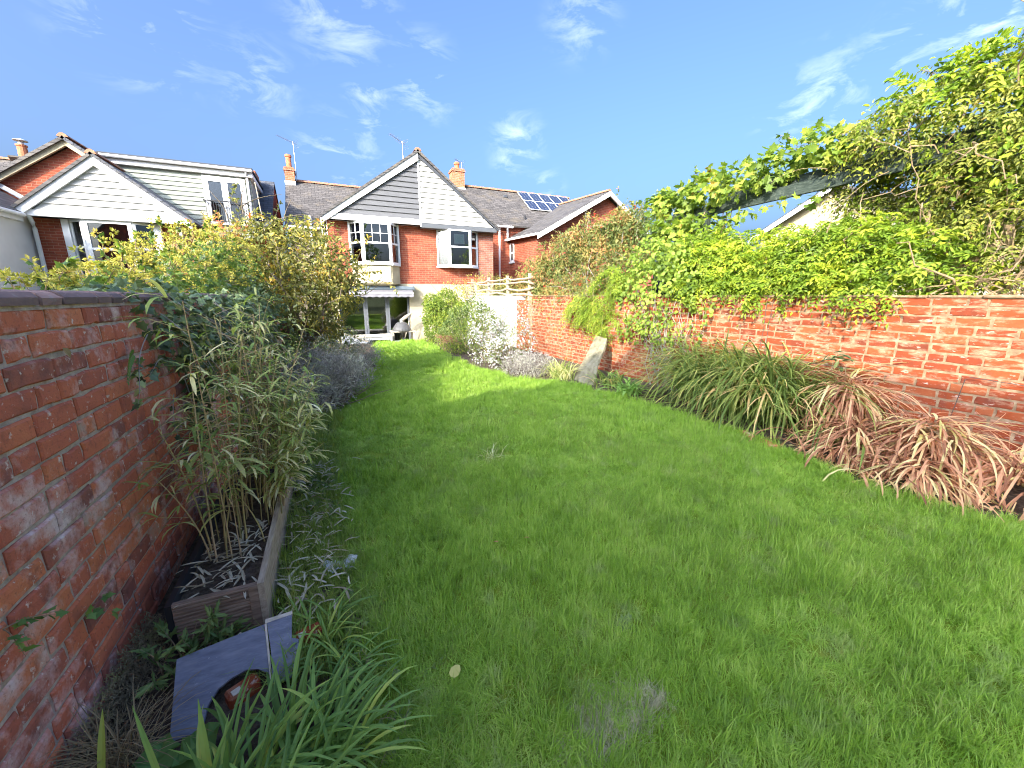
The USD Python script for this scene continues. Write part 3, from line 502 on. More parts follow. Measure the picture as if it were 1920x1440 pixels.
# main range of this house, behind on the left
obj("wall", MB().box(-1.1, 3.4, 19.42, 26.3, -.66, 4.33), "cream_render", hb)
obj("wall", MB().prism([(19.6, 4.33), (26.2, 4.33), (22.95, 6.7)], -1.1, -1.0, axis="x"), "house_brick_side", hb)
roof_slab(hb, [(-1.22, 19.25, 4.30), (3.45, 19.25, 4.30), (3.45, 23, 6.86), (-1.22, 23, 6.86)], "slate", .07); roof_slab(hb, [(-1.22, 26.75, 4.30), (3.45, 26.75, 4.30), (3.45, 23.004, 6.86), (-1.22, 23.004, 6.86)], "slate", .07)
ridge_tiles(hb, (-1.2, 23, 6.87), (3.4, 23, 6.87)); obj("gutter", MB().box(-1.2, .1, 19.13, 19.24, 4.2, 4.28, bev=.02), "white", hb); obj("soil_pipe", MB().tube([(-.28, 19.35, 1.), (-.28, 19.35, 4.75)], .055, 8), "lead", hb)
chimney(hb, -1.2, -.80, 22.6, 23.4, 6.62, 7.36, [(-1.0, 23., .62, .13)])
aerial("thin aerial on a mast beside the left chimney of the gabled brick house", (-.72, 22.9, 6.9), (-.72, 22.9, 8.55), (-1.35, 22.6, 8.63))
aerial("aerial with mesh elements just left of the apex of the half grey gable", (3.25, 17.2, 6.5), (3.25, 17.2, 7.35), (2.75, 16.9, 7.44))
aerial("small aerial standing behind the right hand chimney", (6.98, 21.3, 6.9), (6.98, 21.3, 8.2), (6.6, 21.2, 8.28))

# ---------------------------------------------------------------- house to the right with solar panels
hc = thing("brick_house", "brick house behind on the right with solar panels on its slate roof", "house")
obj("wall", MB().box(6.9, 13.6, 18.15, 24, -.66, 4.8), "house_brick", hc)
E0, R0 = np.array([5.6, 17.9, 4.72]), np.array([5.6, 21., 7.0])
roof_slab(hc, [(5.6, 17.9, 4.72), (13.3, 17.9, 4.72), (13.3, 21, 7.0), (5.6, 21, 7.0)], "slate", .07); roof_slab(hc, [(5.6, 24.1, 4.72), (13.3, 24.1, 4.72), (13.3, 21.004, 7.0), (5.6, 21.004, 7.0)], "slate", .07)
ridge_tiles(hc, (5.65, 21, 7.01), (13.3, 21, 7.01)); obj("gutter", MB().box(6.8, 8.3, 17.78, 17.89, 4.6, 4.69, bev=.02), "white", hc)
obj("downpipe", MB().tube([(7.62, 17.9, 4.65), (7.62, 17.9, -.6)], .045, 8), "white", hc); obj("downpipe", MB().tube([(8.1, 18.05, 4.65), (8.1, 18.05, 4.2)], .045, 8), "white", hc)
obj("roof_vent", MB().box(8.9, 9.1, 20.3, 20.5, 6.5, 6.63, bev=.02), "dark_trim", hc)
chimney(hc, 6.30, 6.92, 20.7, 21.3, 6.7, 7.72, [(6.62, 21., .34, .13)])
up_s = unit(np.array([0, 3.1, 2.28])); nrm = np.array([0, -up_s[2], up_s[1]])
for k in range(2):
    for i in range(5):
        o = np.array([9.92+.63*i, 21, 7.0])-up_s*(.13+.98*k)+nrm*.06; q = lambda a, c, d: o+np.array([a, 0, 0])-up_s*c+nrm*d
        sp = obj("solar_panel", MB().hull([q(a, c, d) for a in (0, .615) for c in (0, .96) for d in (0, .03)]), "white", hc)
        for ii in range(3):
            for jj in range(5): obj("solar_cell", MB().hull([q(.025+.19*ii+a, .025+.183*jj+c, d) for a in (0, .183) for c in (0, .176) for d in (.031, .034)]), "solar", sp)
# its rear wing, turned a little
hw = thing("brick_wing", "brick rear wing with white bargeboard rising behind the berry shrub", "house wing")
O, A_, N_ = np.array([8.68, 15.8]), np.array([-.164, .986]), np.array([.986, .164])
W = lambda s, t, z: (*(O+N_*s+A_*t), z)
obj("wall", MB().hull([W(s, t, z) for s in (0, 8.2) for t in (.3, 6) for z in (-.66, 4.2)]), "house_brick_side", hw)
obj("wall", MB().hull([W(0, .3, 4.2), W(8.2, .3, 4.2), W(4.1, .3, 6.22), W(0, .42, 4.2), W(8.2, .42, 4.2), W(4.1, .42, 6.22)]), "house_brick", hw)
roof_slab(hw, [W(-.2, 0, 4.15), W(-.2, 7.5, 4.15), W(4.1, 7.5, 6.38), W(4.1, 0, 6.38)], "slate_side", .07); roof_slab(hw, [W(8.4, 0, 4.15), W(8.4, 7.5, 4.15), W(4.102, 7.5, 6.38), W(4.102, 0, 6.38)], "slate_side", .07)
ridge_tiles(hw, W(4.1, .0, 6.39), W(4.1, 7.4, 6.39))
for a, c in ((W(-.22, 0, 4.1), W(4.1, 0, 6.34)), (W(4.1, 0, 6.34), W(8.42, 0, 4.1))): obj("bargeboard", MB().hull([np.array(p)+A_3 for p in (a, c) for A_3 in ([0, 0, 0], [0, 0, -.2], [.02, -.06, 0], [.02, -.06, -.2])]), "white", hw)
obj("gutter", MB().hull([W(s, t, z) for s in (-.30, -.19) for t in (0, 7.4) for z in (4.04, 4.13)]), "white", hw)
obj("flue_pipe", MB().tube([W(1.0, 2.6, 4.7), W(1.0, 2.6, 5.35)], .06, 8), "black", hw)
for t in (2.05, 3.05):
    F = Face(W(-.01, t+.32, 0)[:2], W(-.01, t, 0)[:2]); glaze(hw, F, 0, F.L, 3.1, 3.95, fw_=.06, transom=3.5, back=0); 
    p = MB(); F.slab(p, .02, F.L-.02, 3.12, 3.93, -.035, -.031); obj("blind", p, "dark_interior", hw)
    obj("window_sill", MB().hull([F.q(a, z, o) for a in (-.06, F.L+.06) for z in (3.03, 3.098) for o in (0, .07)]), "white", hw)

# ---------------------------------------------------------------- white gabled house on the left
ha = thing("brick_house", "red brick house on the left under a white clad gable", "house")
obj("wall", MB().box(-7.12, -3.68, 16., 20.5, -.66, 3.72), "house_brick", ha); obj("wall", MB().box(-3.678, -3.668, 16., 20.5, -.66, 3.72), "house_brick_side", ha)
aL, aR, aX, aE, aZ, aY = -7.22, -3.52, -5.44, 3.60, 5.12, 15.65
obj("gable_backing", MB().prism([(aL+.12, aE), (aR-.12, aE), (aX, aZ-.08)], aY, aY+.3), "white_board", ha)
sl2 = lambda z: aL+.2+(aX-aL-.2)*(z-aE)/(aZ-aE); sr2 = lambda z: aR-.2-(aR-.2-aX)*(z-aE)/(aZ-aE)
boards(ha, aE+.17, aZ-.05, .172, sl2, sr2, aY, "white_board"); obj("fascia_board", MB().box(aL+.05, aR-.05, aY-.055, aY+.3, aE, aE+.168, bev=.01), "white", ha)
slope_board(ha, (aL-.06, aE+.12), (aX, aZ+.13), .26, aY-.11, aY-.04, "white"); slope_board(ha, (aX+.003, aZ+.13), (aR+.06, aE+.12), .26, aY-.11, aY-.04, "white")
roof_slab(ha, [(aL-.12, aY-.15, aE+.12), (aL-.12, 17.3, aE+.12), (aX, 17.3, aZ+.21), (aX, aY-.15, aZ+.21)], "slate_side", .07); roof_slab(ha, [(aR+.14, aY-.15, aE+.08), (aR+.14, 19, aE+.08), (aX+.003, 19, aZ+.21), (aX+.003, aY-.15, aZ+.21)], "slate_dark", .08)
ridge_tiles(ha, (aX, aY-.14, aZ+.21), (aX, 17.3, aZ+.21))
# taller gable behind
obj("wall", MB().prism([(-10.5, 3.1), (-3.9, 3.8), (-6.52, 5.80)], 17.3, 17.5), "house_brick", ha)
slope_board(ha, (-10.6, 3.05), (-6.52, 5.97), .16, 17.12, 17.2, "cream_render"); slope_board(ha, (-6.517, 5.97), (-3.7, 3.83), .16, 17.12, 17.2, "cream_render")
roof_slab(ha, [(-10.7, 17.05, 3.05), (-10.7, 22, 3.05), (-6.52, 22, 6.06), (-6.52, 17.05, 6.06)], "slate_side", .08); roof_slab(ha, [(-3.7, 17.05, 3.9), (-3.7, 19, 3.9), (-6.517, 19, 6.06), (-6.517, 17.05, 6.06)], "slate_dark", .09)
ridge_tiles(ha, (-6.52, 17.05, 6.07), (-6.52, 22, 6.07))
# bay window
HL, HC, HR = Face((-6.36, 15.98), (-5.98, 15.70)), Face((-5.98, 15.70), (-4.92, 15.70)), Face((-4.92, 15.70), (-4.46, 15.98))
glaze(ha, HL, 0, HL.L, 1.75, 3.615, fw_=.075, transom=2.86, back=.1); glaze(ha, HC, 0, HC.L, 1.75, 3.615, fw_=.10, transom=2.82, back=.24); glaze(ha, HR, 0, HR.L, 1.75, 3.615, fw_=.075, transom=2.86, back=.1)
obj("bay_post", MB().box(-6.5, -6.35, 15.88, 15.995, 1.7, 3.615).box(-4.47, -4.32, 15.88, 15.995, 1.7, 3.615), "white", ha); obj("window_sill", MB().prism([(-6.5, 15.99), (-6.02, 15.62), (-4.88, 15.62), (-4.32, 15.99)], 1.69, 1.748, axis="z"), "white", ha)
obj("apron", MB().prism([(-6.4, 15.99), (-5.98, 15.7), (-4.92, 15.7), (-4.42, 15.99)], .2, 1.689, axis="z"), "white_render", ha)
obj("downpipe", MB().tube([(-7.0, 15.62, 3.66), (-7.02, 15.78, 3.45), (-7.06, 15.9, 3.3), (-7.06, 15.9, -.6)], .05, 8), "white", ha); obj("bracket", MB().box(-3.86, -3.78, 15.75, 15.99, 3.1, 3.6), "weathered", ha)
# rendered side wing with its slate roof
obj("rendered_wall", MB().box(-11, -7.18, 13.2, 17.28, -.66, 3.62), "grey_render", ha)
roof_slab(ha, [(-7.08, 13.0, 3.68), (-7.08, 17.28, 3.68), (-10.2, 17.28, 5.9), (-10.2, 13.0, 5.9)], "slate_side", .07)
obj("fascia_board", MB().box(-7.16, -7.10, 13.0, 15.6, 3.44, 3.62), "white", ha); obj("gutter", MB().box(-7.08, -6.97, 13.0, 15.5, 3.54, 3.64, bev=.03), "white", ha)
obj("flashing", MB().hull([(-7.25, 17.2, 3.86), (-9.2, 17.2, 5.28), (-7.25, 17.2, 4.02), (-9.2, 17.2, 5.42), (-7.25, 17.29, 3.94), (-9.2, 17.29, 5.35)]), "lead", ha)
# sage clad dormer with glazed doors
obj("dormer_body", MB().box(-6.1, -2.14, 18.5, 22.5, 3.6, 5.86), "sage_board", ha)
boards(ha, 3.75, 5.74, .15, lambda z: -6.12, lambda z: -3.6, 18.5, "sage_board"); boards(ha, 3.75, 5.74, .15, lambda z: -2.33, lambda z: -2.12, 18.5, "sage_board")
obj("dormer_roof", MB().box(-6.25, -2.0, 18.25, 22.6, 5.98, 6.04, bev=.01), "dark_trim", ha); obj("fascia_board", MB().box(-6.2, -2.03, 18.34, 22.5, 5.74, 5.90, bev=.01), "white", ha); obj("gutter", MB().box(-6.22, -2.0, 18.2, 18.33, 5.9, 5.985, bev=.03), "white", ha)
obj("downpipe", MB().tube([(-2.22, 18.28, 5.9), (-2.22, 18.42, 5.7), (-2.22, 18.42, 4.2)], .045, 8), "white", ha)
for a, c in ((-3.52, -2.96), (-2.95, -2.38)):
    F = Face((a, 18.46), (c, 18.46)); glaze(ha, F, 0, F.L, 4.05, 5.6, fw_=.09, name="glazed_door", back=0); p = MB(); F.slab(p, .02, F.L-.02, 4.07, 5.58, -.035, -.032); obj("blind", p, "dark_interior", ha)
obj("door_frame", MB().box(-3.6, -3.525, 18.42, 18.5, 4., 5.68).box(-2.375, -2.31, 18.42, 18.5, 4., 5.68).box(-3.525, -2.375, 18.42, 18.5, 5.605, 5.68), "white", ha)
rl = obj("balcony_rail", MB().box(-3.62, -2.3, 18.2, 18.24, 4.80, 4.84).box(-3.58, -2.34, 18.205, 18.235, 4.12, 4.15).box(-3.62, -3.59, 18.2, 18.48, 4.80, 4.84).box(-2.33, -2.3, 18.2, 18.48, 4.80, 4.84), "black", ha)
for x in np.arange(-3.55, -2.34, .075): obj("baluster", MB().box(x-.008, x+.008, 18.212, 18.228, 4.15, 4.80), "black", rl)
obj("main_wall", MB().box(-10, -1.95, 19., 25, -.66, 4.4), "house_brick", ha)
roof_slab(ha, [(-2.13, 18.4, 4.1), (-1.62, 18.4, 4.1), (-1.62, 22, 6.5), (-2.13, 22, 6.5)], "slate_dark", .07); roof_slab(ha, [(-10, 25.6, 4.1), (-1.62, 25.6, 4.1), (-1.62, 22.004, 6.5), (-10, 22.004, 6.5)], "slate", .07)
obj("wall", MB().prism([(18.6, 4.1), (25.4, 4.1), (22, 6.4)], -1.75, -1.66, axis="x"), "house_brick_side", ha)
obj("chimney", MB().box(-2.5, -2.15, 20.6, 21.6, 5.9, 6.55, bev=.03), "chimney_brick", ha); obj("cable_pipe", MB().tube([(-1.85, 18.2, 3.9), (-1.95, 18.3, 5.3), (-1.98, 18.35, 5.6)], .02, 5), "weathered", ha)
# terrace roof far behind
hd = thing("terrace_house", "distant house roof with a cowled clay chimney pot at the far left edge", "house")
obj("wall", MB().box(-20, -9.5, 24.5, 30, -.66, 5.6), "house_brick", hd); roof_slab(hd, [(-20, 24.2, 5.4), (-9.3, 24.2, 5.4), (-9.3, 27, 7.45), (-20, 27, 7.45)], "slate", .07); roof_slab(hd, [(-20, 30, 5.4), (-9.3, 30, 5.4), (-9.3, 27.004, 7.45), (-20, 27.004, 7.45)], "slate", .07)
ridge_tiles(hd, (-14, 27, 7.46), (-9.3, 27, 7.46))
cp = obj("chimney_pot", MB().lathe([(.22, 0), (.22, .12), (.17, .16), (.16, .62), (.19, .64), (.19, .7), (.12, .7)], (-11.75, 27, 7.4), 12), "terracotta", hd); obj("cowl", MB().lathe([(.09, .69), (.09, .86), (.24, .86), (.23, .89), (.04, .96)], (-11.75, 27, 7.4), 12), "lead", cp)
# cream house beyond the pergola
he = thing("cream_house", "cream rendered house gable glimpsed under the pergola beam", "house")
obj("wall", MB().box(13., 22, 4.9, 8.9, -.66, 3.4), "cream_render", he); obj("wall", MB().prism([(4.9, 3.4), (8.9, 3.4), (6.9, 4.4)], 13., 13.2, axis="x"), "cream_render", he)
roof_slab(he, [(12.75, 9.1, 3.36), (22, 9.1, 3.36), (22, 6.9, 4.5), (12.75, 6.9, 4.5)], "slate", .07); roof_slab(he, [(12.75, 4.7, 3.36), (22, 4.7, 3.36), (22, 6.896, 4.5), (12.75, 6.896, 4.5)], "slate", .07)
obj("bargeboard", MB().hull([(12.7, 9.12, 3.30), (12.75, 9.12, 3.30), (12.7, 6.9, 4.44), (12.75, 6.9, 4.44), (12.7, 9.12, 3.15), (12.7, 6.9, 4.29)]), "white", he)
he2 = thing("slate_roof_house", "grey slate roof just showing behind the cream gable", "house")
obj("wall", MB().box(17.2, 24, 6.2, 9.9, -.66, 4.0), "cream_render", he2); roof_slab(he2, [(17., 6.0, 3.9), (17., 10.1, 3.9), (20, 10.1, 5.3), (20, 6.0, 5.3)], "slate_side", .07)
obj("roof_back", MB().hull([(20.004, 6, 5.3), (20.004, 10.1, 5.3), (23, 6, 3.9), (23, 10.1, 3.9), (20.004, 6, 5.2), (20.004, 10.1, 5.2)]), "slate_side", he2)
# neighbour's buildings to the left, behind the viewpoint: they shade the near lawn
hn = thing("neighbour_house", "tall brick house of the garden to the left, outside the view", "house")
obj("wall", MB().prism([(-13., -.6), (-8., -.6), (-8., 9.3), (-9.2, 9.3), (-13., 5.5)], -9.6, -4.25), "house_brick_side", hn); roof_slab(hn, [(-13.2, -9.8, 5.4), (-13.2, -4.15, 5.4), (-9.1, -4.15, 9.5), (-9.1, -9.8, 9.5)], "slate_side", .1)
obj("parapet", MB().box(-9.2, -7.95, -9.65, -4.2, 9.302, 9.42, bev=.02), "cream_render", hn)
obj("rear_wing", MB().prism([(-12., -.6), (-8.02, -.6), (-8.02, 7.1), (-8.6, 7.1), (-12., 3.7)], -4.24, -2.45), "house_brick_side", hn); obj("parapet", MB().box(-8.62, -7.97, -4.19, -2.4, 7.102, 7.22, bev=.02), "cream_render", hn)
# ---------------------------------------------------------------- leaves
T = {
 "flat": ([(0, 0, 0), (.45, .5, .10), (.45, -.5, .10), (1, 0, -.10)], [(0, 2, 3), (0, 3, 1)]),
 "oval": ([(0, 0, 0), (.28, .40, .07), (.28, -.40, .07), (.68, .38, .04), (.68, -.38, .04), (1, 0, -.14), (.5, 0, -.03)], [(0, 2, 6), (2, 4, 6), (4, 5, 6), (5, 3, 6), (3, 1, 6), (1, 0, 6)]),
 "lance": ([(0, 0, 0), (.3, .5, .04), (.3, -.5, .04), (.65, .38, -.02), (.65, -.38, -.02), (1, 0, -.16)], [(0, 2, 1), (1, 2, 4), (1, 4, 3), (3, 4, 5)]),
}
_a = [(0., .12), (.55, .34), (.95, .30), (1.25, .52), (1.75, .40), (2.2, .47), (2.7, .30)]
def lobed(pts):
    v = [(.42, 0, .03)]; 
    for x, y in pts: v.append((x, y, -.05*abs(y)))
    return v, [(0, i, i+1) for i in range(1, len(pts))]+[(0, len(pts), 1)]
T["ivy"] = lobed([(.08, 0), (-.02, .30), (.28, .30), (.36, .56), (.55, .30), (1., 0), (.55, -.30), (.36, -.56), (.28, -.30), (-.02, -.30)])
T["maple"] = lobed([(.05, 0), (-.05, .28), (.16, .26), (.22, .58), (.38, .32), (.72, .50), (.66, .24), (1., 0), (.66, -.24), (.72, -.50), (.38, -.32), (.22, -.58), (.16, -.26), (-.05, -.28)])
T["round"] = lobed([(0, 0), (.12, .32), (.45, .46), (.8, .32), (.98, 0), (.8, -.32), (.45, -.46), (.12, -.32)])
def leaves(mb, P, A, N, L, W, kind="oval", r=None, rg=rng):
    """One leaf per row: base P, long axis A, facing N, length L, width ratio W."""
    P = np.asarray(P); n = len(P); 
    if not n: return
    A = unit(A); B = unit(np.cross(N, A)); N = np.cross(A, B); t, f = T[kind]; t = np.array(t); L = np.broadcast_to(L, (n,))[:, None, None]; W = np.broadcast_to(W, (n,))[:, None, None]
    v = P[:, None]+L*(t[None, :, 0:1]*A[:, None]+W*t[None, :, 1:2]*B[:, None]+t[None, :, 2:3]*N[:, None])
    f = (np.array(f)[None]+(np.arange(n)*len(t))[:, None, None]).reshape(-1, 3)
    r = rg.random(n) if r is None else np.asarray(r)
    mb.add(v.reshape(-1, 3), f, np.repeat(r, len(t)))
def cloud(blobs, n, rg, depth=.45, freq=2.2, gap=.36, lump=.35, zmin=None):
    """n points near the skins of a set of ellipsoids (cx, cy, cz, rx, ry, rz), lumpy, with gaps; and the outward directions."""
    b = np.array([x[:6] for x in blobs], float); w = (b[:, 3]*b[:, 4]+b[:, 4]*b[:, 5]+b[:, 3]*b[:, 5]); k = rg.choice(len(b), int(n*1.9), p=w/w.sum())
    d = unit(rg.normal(size=(len(k), 3))); s = 1-depth*rg.random(len(k))**1.6; seed = int(rg.integers(1000))
    base = b[k, :3]+d*b[k, 3:]; l = meshkit.noise(base*freq, seed); s = s*(1+lump*(l-.5)*2)
    P = b[k, :3]+d*b[k, 3:]*s[:, None]; N = unit(d/b[k, 3:])
    keep = meshkit.noise(P*freq*2.3, seed+1) > gap
    if zmin is not None: keep &= P[:, 2] > zmin
    P, N = P[keep][:n], N[keep][:n]; return P, N
def jit(n, s, rg): return rg.normal(0, s, (n, 3))
def foliage(blobs, n, L, W, kind, seed, droop=.5, upb=.55, out=.6, tone=.25, **k):
    rg = np.random.default_rng(seed); P, N = cloud(blobs, n, rg, **k); m = len(P); mb = MB()
    A = N*.5+jit(m, .7, rg)+[0, 0, -droop]; F = N*out+np.array([0, 0, upb])+jit(m, .45, rg)
    tn = meshkit.noise(P*3.1, seed+5); r = np.clip(rg.beta(2, 2, m)*(1-tone)+tn*tone, 0, 1)
    leaves(mb, P, A, F, L*rg.uniform(.65, 1.25, m), W, kind, r, rg); return mb, P, N
def pinnate(blobs, n, L, W, seed, rachis=.2, pairs=5, kind="flat", droop=.55, fwd=.6, **k):
    """Sprays: a drooping rachis with paired leaflets and one at the tip."""
    rg = np.random.default_rng(seed); P, N = cloud(blobs, n, rg, **k); m = len(P); mb = MB()
    D = unit(N*.8+jit(m, .55, rg)+[0, 0, .15]); Ln = rachis*rg.uniform(.6, 1.25, m)[:, None]; S = unit(np.cross(D, np.array([0, 0, 1.])+jit(m, .3, rg))); tone = meshkit.noise(P*3.0, seed+5)
    base = np.clip(rg.beta(2, 2, m)*.7+tone*.3, 0, 1)
    for j in range(pairs+1):
        t = .15+.85*j/pairs; Q = P+D*Ln*t+np.array([0, 0, -1.])*Ln*droop*t*t; T_ = unit(D+np.array([0, 0, -2.])*droop*t)
        for sg in ((-1, 1) if j < pairs else (0,)):
            A = T_*fwd+S*sg+jit(m, .12, rg)+[0, 0, -.18]; F = np.cross(T_, S); F = F*np.sign(F[:, 2:]+1e-9)+jit(m, .2, rg)
            leaves(mb, Q, A, F, L*(1.05-.35*abs(t-.55))*rg.uniform(.85, 1.15, m), W, kind, np.clip(base+rg.normal(0, .1, m), 0, 1), rg)
    return mb, P, N
def shoot(stem, leaf, p, d, length, droop, nl, L, W, kind, rg, rad=.004, leafdroop=.4, rbase=None):
    d = unit(np.asarray(d, float)); t = np.linspace(0, 1, 8); w = rg.normal(0, .05, 3)
    P = np.asarray(p)+np.outer(t, d)*length+np.outer(t*t, [0, 0, -droop*length])+np.outer(np.sin(t*5), w)*length*.5
    stem.tube(P, rad*(1-.7*t), 4, r=rg.random(), cap=False)
    if nl:
        s = rg.uniform(.12, 1, nl); i = np.minimum((s*7).astype(int), 6); fr = s*7-i; Q = P[i]*(1-fr)[:, None]+P[i+1]*fr[:, None]; tg = unit(P[i+1]-P[i])
        leaves(leaf, Q, tg*.7+jit(nl, .7, rg)+[0, 0, -leafdroop], np.array([0, 0, 1.])+jit(nl, .5, rg), L*rg.uniform(.7, 1.2, nl), W, kind, None if rbase is None else np.clip(rbase+rg.normal(0, .2, nl), 0, 1), rg)
    return P
def branch(mb, a, c, r0, r1, rg, wob=.04, n=7, sides=6):
    a, c = np.asarray(a, float), np.asarray(c, float); t = np.linspace(0, 1, n); P = a+np.outer(t, c-a)+np.vstack([np.zeros(3), rg.normal(0, wob, (n-2, 3)), np.zeros(3)])
    mb.tube(P, r0+(r1-r0)*t, sides, r=rg.random()); return P
def strap(base, az, L, w, el0, bend, rg, nseg=8, power=1.3, fold=.25, twist=.0, r=.5):
    """A strap leaf: leaves its base at elevation el0, bends over by bend (radians); V section, tapering tip."""
    t = np.linspace(0, 1, nseg+1); el = el0-bend*t**power; az_ = az+twist*t; ds = L/nseg
    dirs = np.stack([np.cos(el)*np.cos(az_), np.cos(el)*np.sin(az_), np.sin(el)], 1); P = np.vstack([[0, 0, 0], np.cumsum(dirs[:-1]*ds, 0)])+base
    side = np.stack([-np.sin(az_), np.cos(az_), np.zeros_like(az_)], 1); nr = np.cross(dirs, side)
    wid = w*np.minimum(1, .55+1.6*t)*np.clip((1-t)*3.2, 0, 1)**.7/2; wid[-1] = w*.03
    lf, rt_ = P+side*wid[:, None]-nr*fold*wid[:, None]*-1, P-side*wid[:, None]-nr*fold*wid[:, None]*-1
    v = np.stack([lf, P, rt_], 1).reshape(-1, 3); f = []
    for i in range(nseg):
        for k in range(2): a = 3*i+k; f.append([a, a+1, a+4, a+3])
    return v, np.array(f)
LAND = 0.0
def tipped(r, nseg, rg):
    """The leaf's random number, drifting towards the tip: yellowing or browned ends."""
    return np.clip(r+np.repeat(np.linspace(0, 1, nseg+1)**3, 3)*rg.uniform(-.15, .22), 0, 1)
def rank_parts(parent, name, items, mat, most=300, rest="foliage"):
    """items: (mesh piece v, f, r). The ones that show largest become parts, what is left one part."""
    E = np.array(EYE); sc = [np.ptp(v, axis=0).max()/max(.3, np.linalg.norm(v.mean(0)-E)) for v, f, r in items]; order = np.argsort(sc)[::-1]; left = MB()
    for i, k in enumerate(order):
        v, f, r = items[k]
        if i < most: obj(name, MB().add(v, f, r), mat, parent)
        else: left.add(v, f, r)
    if left.n: obj(rest, left, mat, parent, kind="stuff")

# ---------------------------------------------------------------- right side, above and over the wall
t = thing("pergola", "dark green timber pergola beam half buried in climbers above the right wall", "pergola")
BX = 5.75
obj("beam", MB().bar((BX, 5.6, 2.84), (BX, .6, 2.93), .055, .15), "green_timber", t); obj("beam", MB().bar((BX+.09, 4.62, 2.97), (BX+.09, .6, 3.03), .05, .17), "green_timber", t)
obj("rafter", MB().hull([(x, y, z) for x, z in ((5.6, 2.99), (5.6, 3.10), (5.66, 3.14), (6.4, 3.14), (6.4, 2.99)) for y in (3.88, 3.93)]), "green_timber", t)
for y in (2.7, 1.4): obj("rafter", MB().box(5.6, 6.5, y, y+.05, 2.99, 3.13), "green_timber", t)
for x, y in ((BX, 4.9), (BX, 1.3)): obj("post", MB().box(x-.045, x+.045, y-.045, y+.045, 0, 2.80), "green_timber", t)

def plant(name, label, cat, **k): return thing(name, label, cat, **k)
# wisteria apron on the wall top
p = plant("wisteria", "bright yellow green wisteria spilling along the top of the right wall", "climber")
bl = [(5.42, y, 1.86+.10*math.sin(y*3.1)+.03*(y-3), .36, .34, .36) for y in np.arange(2.05, 4.9, .33)]+[(5.16, y, 1.62+.08*math.sin(y*5), .20, .25, .17) for y in np.arange(2.3, 4.5, .35)]+[(5.5, 4.6, 2.15, .4, .5, .4), (5.5, 1.8, 1.75, .3, .3, .2), (5.6, 3.3, 2.1, .35, .5, .24), (5.6, 4.0, 2.16, .35, .5, .25), (5.6, 2.7, 2.08, .35, .5, .22)]
mb, P, N = pinnate(bl, 3700, .060, .40, 11, rachis=.17, pairs=4, gap=.18); obj("foliage", mb, "lf_wisteria", p)
mb, _, _ = pinnate(bl, 500, .075, .42, 12, rachis=.22, pairs=4, gap=.3, lump=.6); obj("young_foliage", mb, "lf_bright", p)
st = MB(); rg = np.random.default_rng(3)
for k in range(26):
    y = rg.uniform(1.2, 4.6); branch(st, (5.4+rg.normal(0, .1), y, 1.5), (5.3+rg.normal(0, .2), y+rg.normal(0, .4), 2.1+rg.normal(0, .2)), .012, .004, rg)
branch(st, (5.55, 2.05, 1.45), (5.45, 1.62, 1.95), .05, .045, rg, .02); branch(st, (5.45, 1.62, 1.95), (5.6, 1.2, 2.5), .045, .025, rg, .03); branch(st, (5.5, 1.75, 1.85), (5.5, 2.15, 2.4), .03, .012, rg, .03)
for k in range(14): branch(st, (5.35+rg.normal(0, .08), rg.uniform(1., 2.0), 1.53), (5.4+rg.normal(0, .2), rg.uniform(1., 2.), rg.uniform(1.7, 2.3)), .008, .003, rg)
branch(st, (5.2, 2.0, 1.56), (5.25, 1.2, 1.70), .006, .004, rg, .01); branch(st, (5.22, 1.9, 1.75), (5.25, 1.1, 1.58), .005, .004, rg, .01)
obj("stems", st, "vine_stem", p)
# big olive climber over the pergola
p = plant("jasmine_climber", "huge olive green climber heaped over the pergola at the right edge", "climber")
bl = [(5.85, 2.3, 3.25, .55, .75, .45), (5.8, 1.75, 3.15, .6, .75, .62), (5.75, 1.2, 3.15, .6, .7, .75), (5.8, .7, 3.0, .6, .7, .8), (5.7, 1.7, 2.55, .5, .55, .55), (5.6, 1.2, 2.35, .45, .6, .55), (5.6, .8, 2.2, .45, .6, .7), (6.2, 1.9, 2.6, .5, .5, .5), (5.9, 2.75, 3.2, .5, .5, .3), (5.95, 1.4, 3.65, .4, .5, .3), (5.5, 1.45, 1.85, .3, .3, .3), (6.3, 1.2, 2.2, .5, .6, .7), (6.3, 2.1, 2.35, .4, .5, .5), (6.35, 2.55, 2.75, .35, .4, .3), (6.1, 1.7, 2.05, .4, .5, .4), (6.4, 1.7, 2.9, .5, .6, .5), (6.5, .9, 3.2, .5, .6, .6), (6.2, 2.7, 2.5, .42, .42, .38), (6.05, 2.35, 2.2, .4, .4, .3), (6.5, 2.5, 3.0, .4, .4, .35), (6.1, 3.0, 3.0, .35, .35, .3), (6.2, 2.95, 2.68, .36, .32, .3)]
mb, P, N = pinnate(bl, 7600, .05, .42, 21, rachis=.13, pairs=3, gap=.25, droop=.8, lump=.3); obj("foliage", mb, "lf_olive", p)
mb, _, _ = foliage([b_ for b_ in bl if b_[2] > 2.3], 5200, .065, .55, "oval", 22, gap=.3); obj("upper_foliage", mb, "lf_wisteria", p)
mb, _, _ = pinnate([(5.6, 1.15, 3.72, .3, .4, .25), (5.7, 1.75, 3.5, .3, .4, .2), (5.6, .9, 3.85, .3, .3, .25), (5.75, 2.3, 3.5, .3, .4, .15)], 330, .085, .38, 23, rachis=.25, pairs=5, gap=.2); obj("young_foliage", mb, "lf_wisteria", p)
st, lf = MB(), MB(); rg = np.random.default_rng(23)
for k in range(70):
    b_ = bl[rg.integers(len(bl))]; a = np.array(b_[:3])+rg.normal(0, .3, 3); shoot(st, lf, a, unit(rg.normal(size=3)+[-.4, .2, .3]), rg.uniform(.4, .9), .5, 16, .042, .42, "flat", rg, .004)
